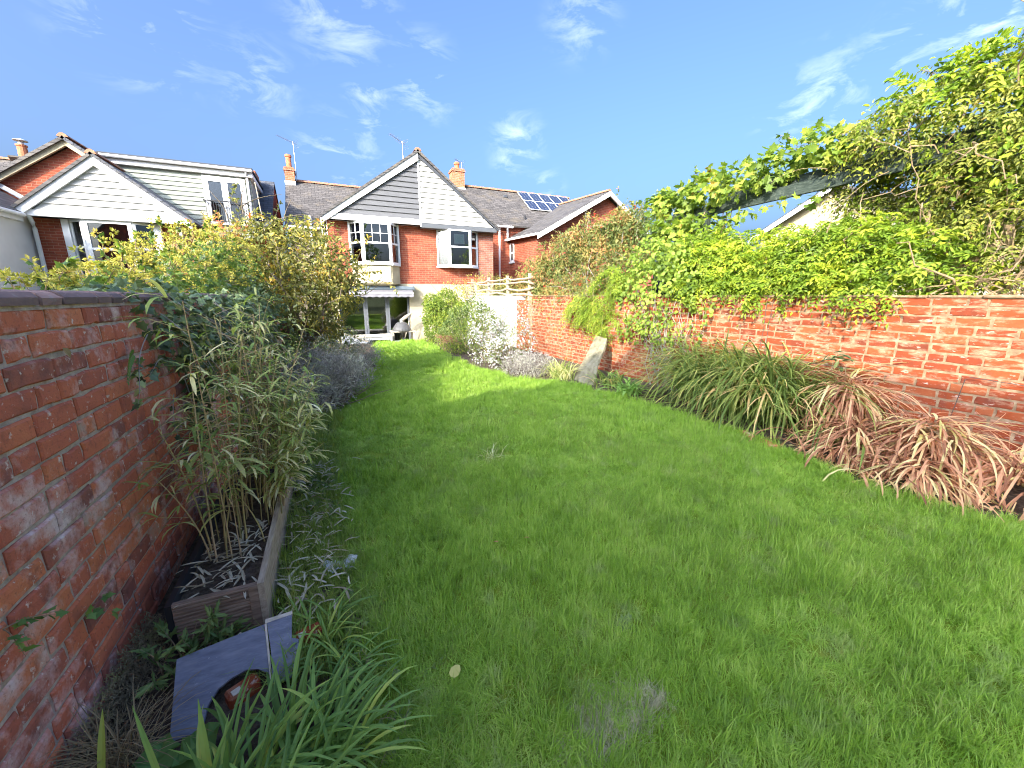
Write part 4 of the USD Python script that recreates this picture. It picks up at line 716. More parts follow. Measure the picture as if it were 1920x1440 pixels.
for a, d, L, nl in (((5.7, 2.75, 3.35), (-.05, .95, .28), .95, 6), ((5.6, 1.55, 3.45), (-.1, .25, .95), .45, 30), ((5.6, 1.25, 3.75), (-.05, .12, 1), .42, 40), ((5.7, 2.2, 3.5), (-.1, .4, .7), .45, 30), ((5.7, 2.0, 3.55), (-.1, .2, .8), .4, 26)): shoot(st, lf, a, d, L, .35, nl, .05, .3, "lance", rg, .006)
for k in range(40):
    a = np.array([5.5+rg.normal(0, .25), rg.uniform(.9, 2.6), rg.uniform(2.0, 3.4)]); branch(st, a, a+rg.normal(0, .35, 3), .006, .003, rg, .04)
obj("shoot_leaves", lf, "lf_olive", p); obj("stems", st, "vine_stem", p)
# grape-like vine at the beam's far end
p = plant("grape_vine", "vine with lobed leaves climbing round the far end of the pergola beam", "climber")
bl = [(5.75, 5.0, 3.18, .4, .5, .28), (5.75, 4.4, 3.15, .4, .5, .26), (5.8, 3.8, 3.22, .4, .4, .28), (5.8, 3.3, 3.30, .4, .4, .26), (5.7, 5.5, 2.9, .35, .4, .4), (5.7, 5.4, 2.5, .35, .45, .4), (5.75, 4.95, 2.55, .35, .4, .3), (5.7, 5.85, 3.2, .25, .3, .2)]
mb, _, _ = foliage(bl, 2300, .105, .95, "maple", 31, droop=.5, upb=.7, gap=.27); obj("foliage", mb, "lf_vine", p)
mb, _, _ = foliage([(5.72, 3.7, 2.75, .06, .3, .06), (5.72, 3.35, 2.70, .06, .15, .1), (5.7, 4.3, 2.7, .1, .3, .1)], 42, .10, .95, "maple", 32, gap=.1); obj("hanging_leaves", mb, "lf_vine", p)
st, lf = MB(), MB(); rg = np.random.default_rng(33)
for a, d, L in (((5.7, 5.6, 3.1), (-.1, .8, .5), .5), ((5.7, 5.1, 3.3), (0, .2, 1), .4), ((5.7, 4.8, 3.3), (-.1, .3, 1), .35), ((5.7, 5.9, 2.8), (-.1, 1, .1), .4), ((5.7, 5.8, 3.2), (-.2, .8, .3), .55), ((5.75, 3.6, 3.4), (-.2, .3, .5), .35), ((5.7, 4.1, 3.3), (-.1, .5, .6), .3)): shoot(st, lf, a, d, L, .3, 15, .085, .9, "maple", rg, .005)
for k in range(8): branch(st, (5.75+rg.normal(0, .04), 5.0+rg.normal(0, .2), 1.4), (5.75, 4.9+rg.normal(0, .3), 2.9), .014, .008, rg, .04)
obj("shoot_leaves", lf, "lf_vine", p); obj("stems", st, "vine_stem", p)
# round leaved vine hanging down the wall
p = plant("hanging_climber", "round leaved climber hanging down the face of the right wall above the arching grass", "climber")
bl = [(5.1, 5.0, 1.55, .28, .45, .45), (5.15, 5.5, 1.75, .3, .5, .5), (5.1, 4.6, 1.75, .3, .45, .4), (5.05, 5.3, 1.15, .2, .45, .35), (5.0, 5.0, .95, .16, .40, .26), (5.2, 6.0, 1.6, .3, .5, .4), (5.05, 4.3, 1.5, .2, .35, .25), (5.0, 5.6, .95, .15, .3, .22), (5.2, 4.9, 2.1, .35, .5, .35), (5.25, 5.6, 2.2, .35, .5, .35)]
mb, P, _ = foliage(bl, 3300, .062, .9, "round", 41, droop=.6, upb=.3, out=.9, gap=.30, lump=.45); obj("foliage", mb, "lf_round", p)
st, lf = MB(), MB(); rg = np.random.default_rng(42)
for k in range(34): a = np.array([5.0-rg.random()*.1, rg.uniform(4.1, 5.9), rg.uniform(.9, 1.4)]); shoot(st, lf, a, (-.25*rg.random(), rg.normal(0, .5), -1), rg.uniform(.2, .5), .1, 10, .05, .9, "round", rg, .003)
for k in range(22): branch(st, (5.03, rg.uniform(4.2, 5.2), 0.), (5.05, rg.uniform(4.2, 5.7), rg.uniform(1., 1.7)), .008, .004, rg, .05)
obj("trailing_leaves", lf, "lf_round", p); obj("stems", st, "grey_stem", p)
# feathery bright climber
p = plant("feathery_climber", "feathery yellow green climber cascading over the wall above the leaning stone", "climber")
bl = [(5.05, 6.6, 1.45, .28, .40, .50), (5.0, 6.9, 1.1, .22, .32, .30), (5.1, 7.5, 1.25, .22, .4, .3), (5.0, 6.3, 1.0, .18, .35, .3), (5.1, 6.3, 1.8, .25, .3, .3)]
mb, _, _ = pinnate(bl, 1150, .06, .30, 51, rachis=.17, pairs=5, gap=.36, droop=.9, lump=.6); obj("foliage", mb, "lf_bright", p)
st, lf = MB(), MB(); rg = np.random.default_rng(52)
for k in range(40): a = np.array([5.0, rg.uniform(6.1, 7.9), rg.uniform(1., 1.9)]); shoot(st, lf, a, (-.6, rg.normal(0, .5), .1), rg.uniform(.25, .5), 1.2, 14, .06, .28, "lance", rg, .003)
obj("trailing_leaves", lf, "lf_bright", p); obj("stems", st, "vine_stem", p)
# shrub with red berries behind the wall
p = plant("berry_shrub", "reddish green shrub with clusters of red berries rising behind the right wall", "shrub")
bl = [(5.75, 8.2, 2.85, .5, .7, .5), (5.7, 9.3, 2.5, .5, .7, .5), (5.7, 10.7, 2.15, .45, .7, .5), (6.1, 7.2, 3.0, .5, .5, .5), (5.7, 7.0, 2.0, .45, .6, .65), (5.85, 7.9, 2.4, .5, .7, .8), (5.8, 8.8, 2.3, .5, .7, .75), (5.55, 9.6, 2.0, .45, .6, .6), (5.35, 8.3, 1.6, .35, .8, .4), (6.0, 7.4, 2.9, .45, .5, .45), (5.6, 10.4, 1.85, .4, .6, .45), (5.3, 9.3, 1.4, .25, .7, .35), (5.3, 7.2, 1.6, .3, .6, .4)]
mb, P, N = foliage(bl, 14500, .08, .5, "oval", 61, gap=.26, lump=.45, tone=.5); obj("foliage", mb, "lf_berry", p)
rg = np.random.default_rng(62); b = MB(); i = rg.choice(len(P), 46); ico = trimesh.creation.icosphere(1, .5)
for c, n_ in zip(P[i], N[i]):
    for k in range(rg.integers(5, 11)): b.add(np.array(ico.vertices)*.022+c+n_*.03+rg.normal(0, .025, 3), ico.faces, rg.random())
obj("berries", b, "berry", p)
st, lf = MB(), MB()
for k in range(46): q = P[rg.integers(len(P))]; shoot(st, lf, q, unit(rg.normal(size=3)*.6+[-.2, -.1, .9]), rg.uniform(.3, .6), .25, 18, .05, .5, "oval", rg, .004)
for k in range(16): branch(st, (5.8+rg.normal(0, .1), rg.uniform(6.4, 9.8), .2), (5.7+rg.normal(0, .2), rg.uniform(6.4, 9.8), rg.uniform(1.8, 2.8)), .018, .005, rg, .08)
obj("shoot_leaves", lf, "lf_berry", p); obj("stems", st, "grey_stem", p)
# upright grey-green tree tops behind it
p = plant("leafy_shrub", "upright green shrub standing behind the berry shrub, bare twigs at its top", "shrub")
bl = [(6.3, 7.0, 2.75, .5, .6, .75), (6.2, 6.4, 2.55, .45, .55, .7), (6.1, 5.8, 2.3, .4, .5, .6), (6.4, 7.6, 2.7, .5, .6, .7)]
mb, P, N = foliage(bl, 4200, .08, .45, "oval", 71, gap=.3, upb=.8); obj("foliage", mb, "lf_shrub", p)
st, lf = MB(), MB(); rg = np.random.default_rng(72)
for k in range(30): a = np.array([6.3+rg.normal(0, .3), rg.uniform(5.7, 7.6), rg.uniform(2.6, 3.3)]); shoot(st, lf, a, unit(rg.normal(size=3)*.3+[0, 0, 1]), rg.uniform(.3, .55), .05, 22, .055, .45, "oval", rg, .004, leafdroop=-.1)
for a in ((6.1, 8.9, 3.1), (6.1, 8.75, 3.1), (6.1, 8.6, 3.1)): shoot(st, lf, a, (-.1+rg.normal(0, .15), rg.normal(0, .15), 1), .75, .35, 12, .05, .4, "oval", rg, .006)
branch(st, (6.3, 7.0, 0), (6.3, 7.0, 2.4), .05, .02, rg, .03); obj("shoot_leaves", lf, "lf_shrub", p); obj("stems", st, "grey_stem", p)
# bushes along the right side near the house
p = plant("golden_bush", "tall yellow green bush beside the white wall near the glazed doors", "shrub")
bl = [(3.1, 12.6, .5, .42, .45, .6), (3.15, 12.4, 1.05, .42, .45, .5), (3.6, 12.9, 1.3, .45, .5, .5), (3.35, 11.9, .6, .4, .4, .6), (3.1, 12.9, 1.3, .35, .3, .35), (3.9, 12.3, .9, .4, .5, .6)]
mb, P, N = foliage(bl, 9500, .08, .42, "oval", 81, gap=.22); obj("foliage", mb, "lf_choisya", p); b = MB(); rg = np.random.default_rng(82)
for k in range(9): branch(b, (3.2+rg.normal(0, .1), 12.5+rg.normal(0, .1), 0), (3.3+rg.normal(0, .25), 12.5+rg.normal(0, .3), 1.3), .014, .004, rg)
obj("stems", b, "bark", p)
p = plant("variegated_bush", "leafy bush with pale speckled foliage in front of the golden bush by the white wall", "shrub")
bl = [(3.35, 11.2, .45, .4, .45, .5), (3.6, 11.4, .85, .4, .45, .45), (3.95, 11.3, 1.05, .38, .45, .4), (3.2, 11.6, .3, .35, .4, .4), (4.3, 11.2, .8, .35, .4, .5)]
mb, P, N = foliage(bl, 5600, .065, .5, "oval", 83, gap=.25); obj("foliage", mb, "lf_shrub", p); i = np.random.default_rng(84).choice(len(P), 110); b = MB(); leaves(b, P[i]+N[i]*.02, jit(len(i), 1., rng), N[i]+jit(len(i), .4, rng), .04, .6, "flat"); obj("flowers", b, "petal", p)
b = MB(); rg = np.random.default_rng(85)
for k in range(8): branch(b, (3.4+rg.normal(0, .1), 11.3+rg.normal(0, .1), 0), (3.6+rg.normal(0, .25), 11.3+rg.normal(0, .3), .9), .012, .004, rg)
obj("stems", b, "bark", p)
p = plant("wall_shrub", "rusty leaved shrub under the right hand bay window behind the rail fence", "shrub")
bl = [(4.4, 14.6, 1.55, .5, .5, .5), (5.1, 14.5, 1.75, .6, .5, .5), (5.7, 14.3, 1.9, .6, .5, .5), (4.0, 14.3, 1.1, .4, .5, .6), (6.4, 14.2, 1.8, .6, .6, .6), (5.6, 13., 1.6, .3, 1., .4), (5.7, 11.6, 1.6, .3, .9, .35)]
mb, P, N = foliage(bl, 3600, .07, .5, "oval", 86, gap=.3, tone=.5); obj("foliage", mb, "lf_apple", p); b = MB(); rg = np.random.default_rng(87)
for k in range(14): branch(b, (5.+rg.normal(0, .6), 14.4, -.3), (5.+rg.normal(0, .8), 14.4+rg.normal(0, .2), rg.uniform(1.4, 2.5)), .016, .004, rg)
obj("stems", b, "bark", p)
p = plant("white_aster_bush", "bush smothered in small white daisy flowers against the right wall", "flowering bush")
bl = [(3.35, 8.6, .5, .5, .55, .5), (3.6, 9.2, .75, .5, .6, .55), (3.75, 8.1, .55, .5, .55, .55), (3.3, 7.6, .35, .42, .5, .4), (4.2, 8.9, .9, .4, .5, .5), (3.1, 8.1, .3, .35, .5, .35)]
mb, P, N = foliage(bl, 3600, .045, .35, "flat", 91, gap=.2, lump=.4); obj("foliage", mb, "lf_shrub", p)
rg = np.random.default_rng(92); P, N = cloud(bl, 2300, rg, depth=.12, gap=.36, lump=.45, freq=2.2); b = MB(); F = unit(N+[-.2, -.3, .5]+jit(len(P), .35, rg)); U = unit(np.cross(F, [0, 0, 1.])); V = np.cross(F, U); r = rg.random(len(P))
for k in range(6):
    a = k*math.pi/3; leaves(b, P, U*math.cos(a)+V*math.sin(a), F, .021, .75, "flat", r, rg)
obj("flowers", b, "petal", p); b = MB()
for k in range(20): branch(b, (3.5+rg.normal(0, .15), 8.5+rg.normal(0, .3), 0), (3.5+rg.normal(0, .3), 8.5+rg.normal(0, .5), rg.uniform(.5, 1.1)), .007, .003, rg, .03)
obj("stems", b, "vine_stem", p)
p = plant("spirea_mound", "round yellow green mound between the white daisies and the golden bush", "shrub")
mb, P, N = foliage([(3.3, 10.1, .45, .38, .45, .48), (3.1, 10.0, .25, .3, .35, .28), (3.6, 10.2, .7, .35, .45, .4)], 1700, .05, .4, "oval", 93, gap=.15); obj("foliage", mb, "lf_choisya", p); b = MB()
for k in range(8): branch(b, (3.3+rg.normal(0, .1), 10.1, 0), (3.35+rg.normal(0, .2), 10.1+rg.normal(0, .2), .7), .009, .003, rg, .02)
obj("stems", b, "bark", p)
p = plant("sedum_clump", "low clump of dusty red sedum flower heads at the lawn edge", "flowering plant")
b, st, fl = MB(), MB(), MB()
for k in range(34):
    a = np.array([2.98+rg.normal(0, .13), 10.6+rg.normal(0, .28), 0.]); tip = a+[rg.normal(0, .04), rg.normal(0, .04), rg.uniform(.28, .42)]; branch(st, a, tip, .006, .004, rg, .006, 4)
    s = np.random.default_rng(k); n = 50; d = unit(s.normal(size=(n, 3))*[1, 1, .4]+[0, 0, .2]); leaves(fl, tip+d*[.07, .07, .02], d, d+[0, 0, 1], .02, .9, "flat", None, s); leaves(b, a+(tip-a)*s.random((8, 1)), s.normal(size=(8, 3)), np.tile([0, 0, 1.], (8, 1)), .07, .5, "oval", None, s)
obj("stems", st, "vine_stem", p); obj("foliage", b, "lf_round", p); obj("flower_heads", fl, "sedum", p)
p = plant("lavender", "grey lilac lavender mound at the foot of the white daisy bush", "lavender")
mb, P, N = foliage([(3.35, 6.95, .16, .34, .4, .26), (3.55, 6.6, .18, .34, .35, .26)], 2600, .06, .12, "flat", 95, droop=-.9, gap=.1, upb=.1); obj("foliage", mb, "lf_lavender", p)
st, lf = MB(), MB()
for k in range(120): a = np.array([3.45+rg.normal(0, .18), 6.8+rg.normal(0, .22), .18]); shoot(st, lf, a, unit(rg.normal(size=3)*.5+[-.1, -.1, .8]), rg.uniform(.18, .32), .2, 5, .03, .3, "flat", rg, .002)
obj("flower_spikes", lf, "lf_lavender", p); obj("stems", st, "grey_stem", p)
def clump(parent, centre, n, mat, L, w, el, bend, seed, spread=.12, most=300, name="leaf", az=(0, 2*math.pi), nseg=8, tone=(0, 1), power=1.3, twist=.25, zbase=0.):
    rg = np.random.default_rng(seed); items = []
    for k in range(n):
        r = spread*np.asarray([1, 1])*rg.normal(size=2); ln = rg.uniform(*L); v, f = strap(np.array([centre[0]+r[0], centre[1]+r[1], zbase+rg.uniform(0, .01)]), rg.uniform(*az), ln, rg.uniform(*w), rg.uniform(*el), rg.uniform(*bend), rg, nseg, power, rg.uniform(.15, .45), rg.normal(0, twist))
        zs = v[:, 2]; v[:, 2] = np.where(zs < .012, .012+rg.uniform(0, .02), zs); items.append((v, f, tipped(rg.uniform(*tone), nseg, rg)))
    rank_parts(parent, name, items, mat, most)
def heap(parent, centre, R, H, n, mat, L, w, seed, most=120, tone=(0, 1), down=1.15):
    """Straps draped over a mound: they start on its skin and hang outwards and down."""
    rg = np.random.default_rng(seed); items = []
    for k in range(n):
        u = rg.random()**.6; az = rg.uniform(0, 2*math.pi); c = np.array([centre[0]+R*u*.8*math.cos(az), centre[1]+R*u*.8*math.sin(az), H*(1-u**2.2)+rg.normal(0, .02)]); v, f = strap(c, az+rg.normal(0, .45), rg.uniform(*L), rg.uniform(*w), .35-down*u+rg.normal(0, .25), rg.uniform(.3, 1.3), rg, 7, 1., rg.uniform(.1, .4), rg.normal(0, .35))
        zs = v[:, 2]; v[:, 2] = np.where(zs < .012, .012+.1*np.abs(np.sin(v[:, 0]*60))*.1+rg.uniform(0, .015), zs); items.append((v, f, tipped(rg.uniform(*tone), 7, rg)))
    rank_parts(parent, "leaf", items, mat, most)
p = plant("grass_clump", "small yellow green grassy clump beside the leaning stone slab", "ornamental grass")
clump(p, (3.85, 6.15), 170, "lf_bamboo", (.3, .55), (.010, .018), (.9, 1.5), (1., 2.), 101, .12, 60, nseg=6)
p = plant("hosta_clump", "small clump of broad strap leaves between the stone slab and the arching grass", "plant")
clump(p, (4.15, 4.62), 60, "strap", (.28, .5), (.025, .045), (.7, 1.4), (1., 2.), 102, .08, 60, nseg=7); clump(p, (4.2, 5.2), 70, "strap_green", (.3, .5), (.015, .03), (.9, 1.4), (1., 2.), 103, .12, 60, nseg=7)
p = plant("arching_grass", "big fountain of green strap leaves arching out from the right wall", "ornamental grass")
for i, (x, y, n, s) in enumerate(((4.75, 3.55, 330, .16), (4.7, 3.05, 350, .16), (4.68, 2.75, 260, .13), (4.8, 4.0, 170, .14))): clump(p, (x, y), n, "strap_green", (.85, 1.6), (.011, .022), (1.0, 1.56), (1.5, 2.9), 110+i, s, 90, nseg=9, power=1.35)
for i, (x, y) in enumerate(((4.68, 3.65), (4.62, 3.2), (4.64, 2.85), (4.72, 4.05))): heap(p, (x, y), .46, .80, 190, "strap_green", (.4, .85), (.012, .024), 146+i, 60, down=1.0)
p = plant("withered_plant", "tall withered pink brown strap plant slumped against the right wall beside the arching grass", "withered plant")
for i, (x, y, z, n) in enumerate(((4.75, 2.08, .44, 120), (4.55, 1.85, .12, 60), (4.35, 2.0, .02, 50))): clump(p, (x, y), n, "strap_brown", (.4, .85), (.009, .021), (.5, 1.5), (2.2, 3.6), 120+i, .07+.05*i, 90, power=.9, zbase=z)
clump(p, (4.5, 2.1), 26, "strap_green", (.6, .9), (.016, .024), (.6, 1.3), (1.6, 2.6), 124, .12, 26)
heap(p, (4.72, 2.1), .27, .70, 360, "strap_brown", (.25, .5), (.010, .022), 141, 150); heap(p, (4.42, 1.85), .36, .34, 300, "strap_brown", (.22, .42), (.010, .022), 142, 150)
obj("crown", MB().hull([(4.75+.09*math.cos(a), 2.08+.09*math.sin(a), z) for a in np.arange(0, 6.2, .7) for z in (0, .40)]), "strap_brown", p)
p = plant("withered_plant", "lower withered brown strap plant nearest the camera, a yellowish looped leaf on top", "withered plant")
for i, (x, y, z, n) in enumerate(((4.5, 1.42, .28, 110), (4.35, 1.25, .08, 60), (4.75, 1.05, .12, 60), (4.1, 1.5, .02, 40))): clump(p, (x, y), n, "strap_brown", (.36, .78), (.010, .022), (.3, 1.45), (2., 3.6), 130+i, .11, 75, power=.95, zbase=z)
heap(p, (4.5, 1.38), .32, .50, 400, "strap_brown", (.22, .48), (.010, .024), 143, 170); heap(p, (4.2, 1.3), .36, .22, 240, "strap_brown", (.2, .36), (.010, .022), 144, 120); heap(p, (4.6, .9), .40, .30, 260, "strap_brown", (.22, .42), (.010, .022), 145, 100)
clump(p, (4.55, 1.42), 8, "straw", (.4, .55), (.022, .030), (1.4, 1.56), (3.0, 3.3), 137, .02, 8, power=1.0, zbase=.27)
# stems with dark leaves on the wall
p = plant("hellebore_stems", "two thin stems with dark drooping leaves against the sunlit wall above the withered plant", "plant"); st, lf = MB(), MB()
for y in (2.38, 2.25): P = branch(st, (4.85, y-.08, .3), (4.9, y, .86), .004, .003, rg, .02); n = 12; leaves(lf, P[-1]+rg.normal(0, .03, (n, 3)), rg.normal(size=(n, 3))*[.3, 1, .25], np.tile([0, 0, 1.], (n, 1))+jit(n, .2, rg), .10, .42, "oval", None, rg)
obj("stems", st, "vine_stem", p); obj("leaves", lf, "lf_ivy", p)
p = plant("rose_stems", "thorny dead stems leaning on the wall right of the withered plant", "plant"); st = MB()
for k in range(7): branch(st, (4.7+rg.normal(0, .1), 1.1+rg.normal(0, .15), .05), (4.85+rg.normal(0, .1), .95+rg.normal(0, .35), .5+rg.random()*.15), .004, .002, rg, .05)
obj("stems", st, "strap_brown", p)
# leaning stone slab, wires
b = MB(); s = thing("stone_slab", "lichened tapering stone slab leaning against the right wall", "stone slab"); rg = np.random.default_rng(140); vs = []
sl_o, sl_u, sl_s = np.array([4.05, 5.72, -.04]), np.array([.98, .42, .80]), unit(np.array([.42, -1.0, 0.]))
sl_u = unit(np.array([4.92, 6.32, .82])-sl_o); sl_s = unit(np.cross(sl_u, np.cross([0.35, -1, 0], sl_u))*-1+np.array([.3, -1., 0])*2); sl_n = unit(np.cross(sl_s, sl_u)); nu, nv = 14, 7
if sl_n[2] < 0: sl_n = -sl_n
Lsl = 1.18
for top in (1, 0):
    for i in range(nu+1):
        t_ = i/nu; w0 = .25*(1-.42*t_)+.012*math.sin(t_*9)
        for j in range(nv+1):
            q = sl_o+sl_u*(Lsl*t_)+sl_s*((j/nv-.5)*2*w0+.012*math.sin(7*t_+2))+sl_n*(top*.055); e = (i in (0, nu)) or (j in (0, nv)); vs.append(q+sl_n*(top*(.014*meshkit.noise(np.array(q)*9, 3)-(.018 if e else 0)))+rg.normal(0, .003, 3))
f = []; m = (nu+1)*(nv+1)
for i in range(nu):
    for j in range(nv): a = i*(nv+1)+j; f += [[a, a+1, a+nv+2, a+nv+1], [m+a, m+a+nv+1, m+a+nv+2, m+a+1]]
edge = [j for j in range(nv+1)]+[i*(nv+1)+nv for i in range(1, nu+1)]+[nu*(nv+1)+j for j in range(nv-1, -1, -1)]+[i*(nv+1) for i in range(nu-1, 0, -1)]
for a, c in zip(edge, edge[1:]+edge[:1]): f.append([a, c, m+c, m+a])
obj("slab_face", b.add(vs, f), "sandstone", s, smooth=40)
w = thing("wall_wires", "rusty training wires and eyelets fixed to the right wall", "wire")
obj("wire", MB().tube([(5.07, 3.2, 1.5), (5.06, 3.21, 1.15), (5.07, 3.22, .8)], .0028, 4), "wire", w); obj("wire", MB().tube([(5.07, 3.28, 1.5), (5.06, 3.27, 1.1), (5.07, 3.3, .8)], .0028, 4), "wire", w)
obj("wire", MB().tube([(5.06, 1.48, .18), (5.04, 1.44, .5), (5.03, 1.41, .80), (5.06, 1.39, .82), (5.07, .9, .80)], .003, 4), "wire", w)
# white ladder seen under the pergola
l = thing("white_ladder", "white painted timber ladder frame showing among leaves behind the right wall", "ladder")
for y0 in (2.62, 2.38): obj("stile", MB().bar((6.2, y0, 1.9), (6.3, y0+.03, 2.62), .045, .03, upv=(0, 1, 0)), "white", l)
for z in (2.05, 2.32, 2.55): obj("rung", MB().bar((6.2+.1*(z-1.9)/.72, 2.62, z), (6.2+.1*(z-1.9)/.72, 2.4, z), .03, .03), "white", l)
# ---------------------------------------------------------------- left side
p = plant("flowering_ivy", "sunlit flowering ivy billowing over the top of the left wall with yellow green flower balls", "ivy")
bl = [(-1.25, 2.75, 1.54, .16, .35, .14), (-1.25, 3.4, 1.62, .22, .45, .18), (-1.25, 4.1, 1.70, .28, .5, .24), (-1.25, 4.9, 1.82, .32, .6, .32), (-1.2, 5.8, 1.95, .36, .6, .36), (-1.15, 6.6, 2.1, .4, .6, .4), (-1.1, 5.4, 1.7, .3, .6, .3), (-1.3, 3.6, 1.55, .25, .6, .22), (-1.15, 7.2, 2.2, .36, .4, .4), (-1.2, 2.2, 1.52, .10, .3, .07), (-1.1, 6.3, 1.65, .3, .6, .3)]
bl = [(x, y, z-.10, a*.9, b_, c*.8) for x, y, z, a, b_, c in bl]
mb, P, N = foliage(bl, 5200, .052, .85, "ivy", 201, upb=.6, gap=.2, lump=.4); obj("foliage", mb, "lf_ivy_lit", p)
rg = np.random.default_rng(202); Pu, Nu = cloud(bl, 1500, rg, depth=.1, gap=.25, lump=.4); k = Nu[:, 2]+rg.normal(0, .3, len(Nu)) > .05; Pu, Nu = Pu[k], Nu[k]; b = MB(); st = MB()
for c, n_ in zip(Pu, Nu):
    c = c+n_*.045+[0, 0, .025]; d = unit(rg.normal(size=(13, 3))+[0, 0, .3]); leaves(b, c+d*.008, d, np.cross(d, rg.normal(size=(13, 3))), .026, .5, "flat", np.clip(rg.random()*.7+rg.normal(0, .15, 13), 0, 1), rg); st.tube([c-n_*.09, c], .002, 3, cap=False)
lf = MB()
for a, h in (((-1.3, 2.78, 1.52), .22), ((-1.25, 3.5, 1.65), .16), ((-1.3, 4.9, 2.0), .2), ((-1.25, 4.3, 1.8), .15), ((-1.15, 6.2, 2.2), .25), ((-1.2, 5.6, 2.05), .2), ((-1.25, 3.9, 1.7), .12), ((-1.25, 2.95, 1.52), .15)):
    for q in range(3):
        P_ = shoot(st, lf, np.array(a)+rg.normal(0, .06, 3), unit(rg.normal(0, .25, 3)+[0, 0, 1]), h*rg.uniform(.7, 1.1), .05, 14, .045, .8, "ivy", rg, .005)
        for c in P_[2:]:
            c = c+rg.normal(0, .025, 3); d = unit(rg.normal(size=(13, 3))+[0, 0, .3]); leaves(b, c+d*.008, d, np.cross(d, rg.normal(size=(13, 3))), .027, .5, "flat", np.clip(rg.random()*.8+rg.normal(0, .15, 13), 0, 1), rg)
obj("flower_balls", b, "umbel", p); obj("shoot_leaves", lf, "lf_ivy_lit", p); obj("stems", st, "vine_stem", p)
p = plant("dark_ivy", "dark green ivy draped over the left wall with long wiry trailing stems", "ivy")
bl = [(-.93, 3.0, 1.46, .14, .38, .13), (-.88, 3.5, 1.38, .17, .45, .2), (-.85, 4.0, 1.28, .2, .5, .3), (-.82, 4.6, 1.22, .24, .55, .36), (-.85, 5.3, 1.3, .25, .6, .4), (-.88, 3.1, 1.25, .08, .3, .16), (-.87, 3.5, 1.05, .08, .3, .25), (-1.02, 2.75, 1.52, .14, .28, .06), (-.85, 6.2, 1.3, .3, .7, .5), (-.86, 3.3, .8, .04, .22, .22)]
mb, P, N = foliage(bl, 4300, .058, .85, "ivy", 211, upb=.3, out=.9, droop=.6, gap=.24); obj("foliage", mb, "lf_ivy", p)
st, lf = MB(), MB(); rg = np.random.default_rng(212)
for k in range(34): a = np.array([-.86+rg.random()*.12, rg.uniform(2.7, 5.2), rg.uniform(1.25, 1.55)]); shoot(st, lf, a, (.25+.3*rg.random(), rg.uniform(-.1, .7), -.35), rg.uniform(.35, .8), .6, 24, .04, .8, "ivy", rg, .0028)
for a, d, L in (((-.87, 2.95, 1.15), (.05, -.5, .1), .5), ((-.87, 2.9, .95), (.05, -.2, -.5), .45), ((-.86, 3.1, 1.0), (.1, -.1, -1), .6), ((-.87, 2.7, 1.32), (.03, -.7, -.45), .42)): shoot(st, lf, a, d, L, .2, 13, .05, .85, "ivy", rg, .003)
obj("trailing_leaves", lf, "lf_ivy", p); obj("stems", st, "grey_stem", p)
for (y, z), lab, n, sd in zip([(1.42, .62), (1.78, .40), (1.38, .07)], ("small ivy sprig rooted in the joints of the left wall at mid height", "ivy sprig low on the left wall above the soil beside the slate slab", "ivy sprig at the foot of the left wall in the bottom left corner"), (9, 9, 8), (1, 2, 3)):
    p = plant("ivy_sprig", lab, "ivy"); rg = np.random.default_rng(220+sd); st, lf = MB(), MB()
    for q in range(3): shoot(st, lf, (-.893, y, z), (.5, rg.normal(0, .8), rg.normal(.1, .4)), .11, .3, n//2, .036, .85, "ivy", rg, .0018)
    obj("leaves", lf, "weed", p); obj("stem", st, "vine_stem", p)
p = plant("fern_frond", "small green fern frond growing out of the left wall below the dark ivy", "fern"); st, lf = MB(), MB(); rg = np.random.default_rng(224); P = shoot(st, lf, (-.89, 2.55, 1.24), (.15, -.9, -.15), .26, .25, 0, .1, .3, "oval", rg, .003)
for q in np.linspace(.1, .97, 13):
    c = P[0]+(P[-1]-P[0])*q+[0, 0, .03*math.sin(q*3.1)]
    for sg in (-1, 1): leaves(lf, [c], [[.35, -.35, sg*.85-.1]], [[1, -.2, .2]], .036*(1-.6*abs(q-.35)), .5, "oval", [.6], rg)
obj("leaflets", lf, "weed", p); obj("stem", st, "vine_stem", p)
leaf_ = plant("dead_leaf", "curled brown dead leaf caught on the left wall below the coping", "leaf"); b = MB(); leaves(b, [(-.885, 1.98, 1.335)], [[.2, .5, -.8]], [[1, -.2, .3]], .05, .7, "oval", [.5]); obj("blade", b, "straw", leaf_)
# apple tree
p = plant("apple_tree", "small apple tree with yellowing autumn leaves and thin branches left of the glazed doors", "tree"); rg = np.random.default_rng(231)
br = MB(); tr = MB(); branch(tr, (-.35, 7.4, 0), (-.32, 7.5, .75), .055, .045, rg, .02, 6, 8); tips = []
for az, el, L in ((0.3, .9, 1.35), (1.4, .8, 1.3), (2.4, 1.0, 1.5), (3.3, .8, 1.4), (4.3, .9, 1.4), (5.3, .7, 1.3), (.9, 1.25, 1.7), (3.0, 1.3, 1.9), (5.0, 1.2, 1.6)):
    a = np.array([-.32, 7.5, .7+rg.random()*.1]); e = a+L*np.array([math.cos(az)*math.cos(el), math.sin(az)*math.cos(el), math.sin(el)]); Q = branch(br, a, e, .028, .010, rg, .05, 8)
    for k in range(7): i = rg.integers(2, 8); e2 = Q[i]+unit(rg.normal(size=3)+(e-a)*.6+[0, 0, .3])*rg.uniform(.3, .75); branch(br, Q[i], e2, .009, .003, rg, .03, 5, 4); tips.append((Q[i], e2))
obj("trunk", tr, "bark", p)
lf = MB()
for a, e in tips:
    for q in range(2): shoot(br, lf, a+(e-a)*rg.random(), unit(e-a+rg.normal(0, .35, 3)), rg.uniform(.3, .55), .15, 22, .058, .55, "oval", rg, .004, rbase=rg.uniform(.2, .75))
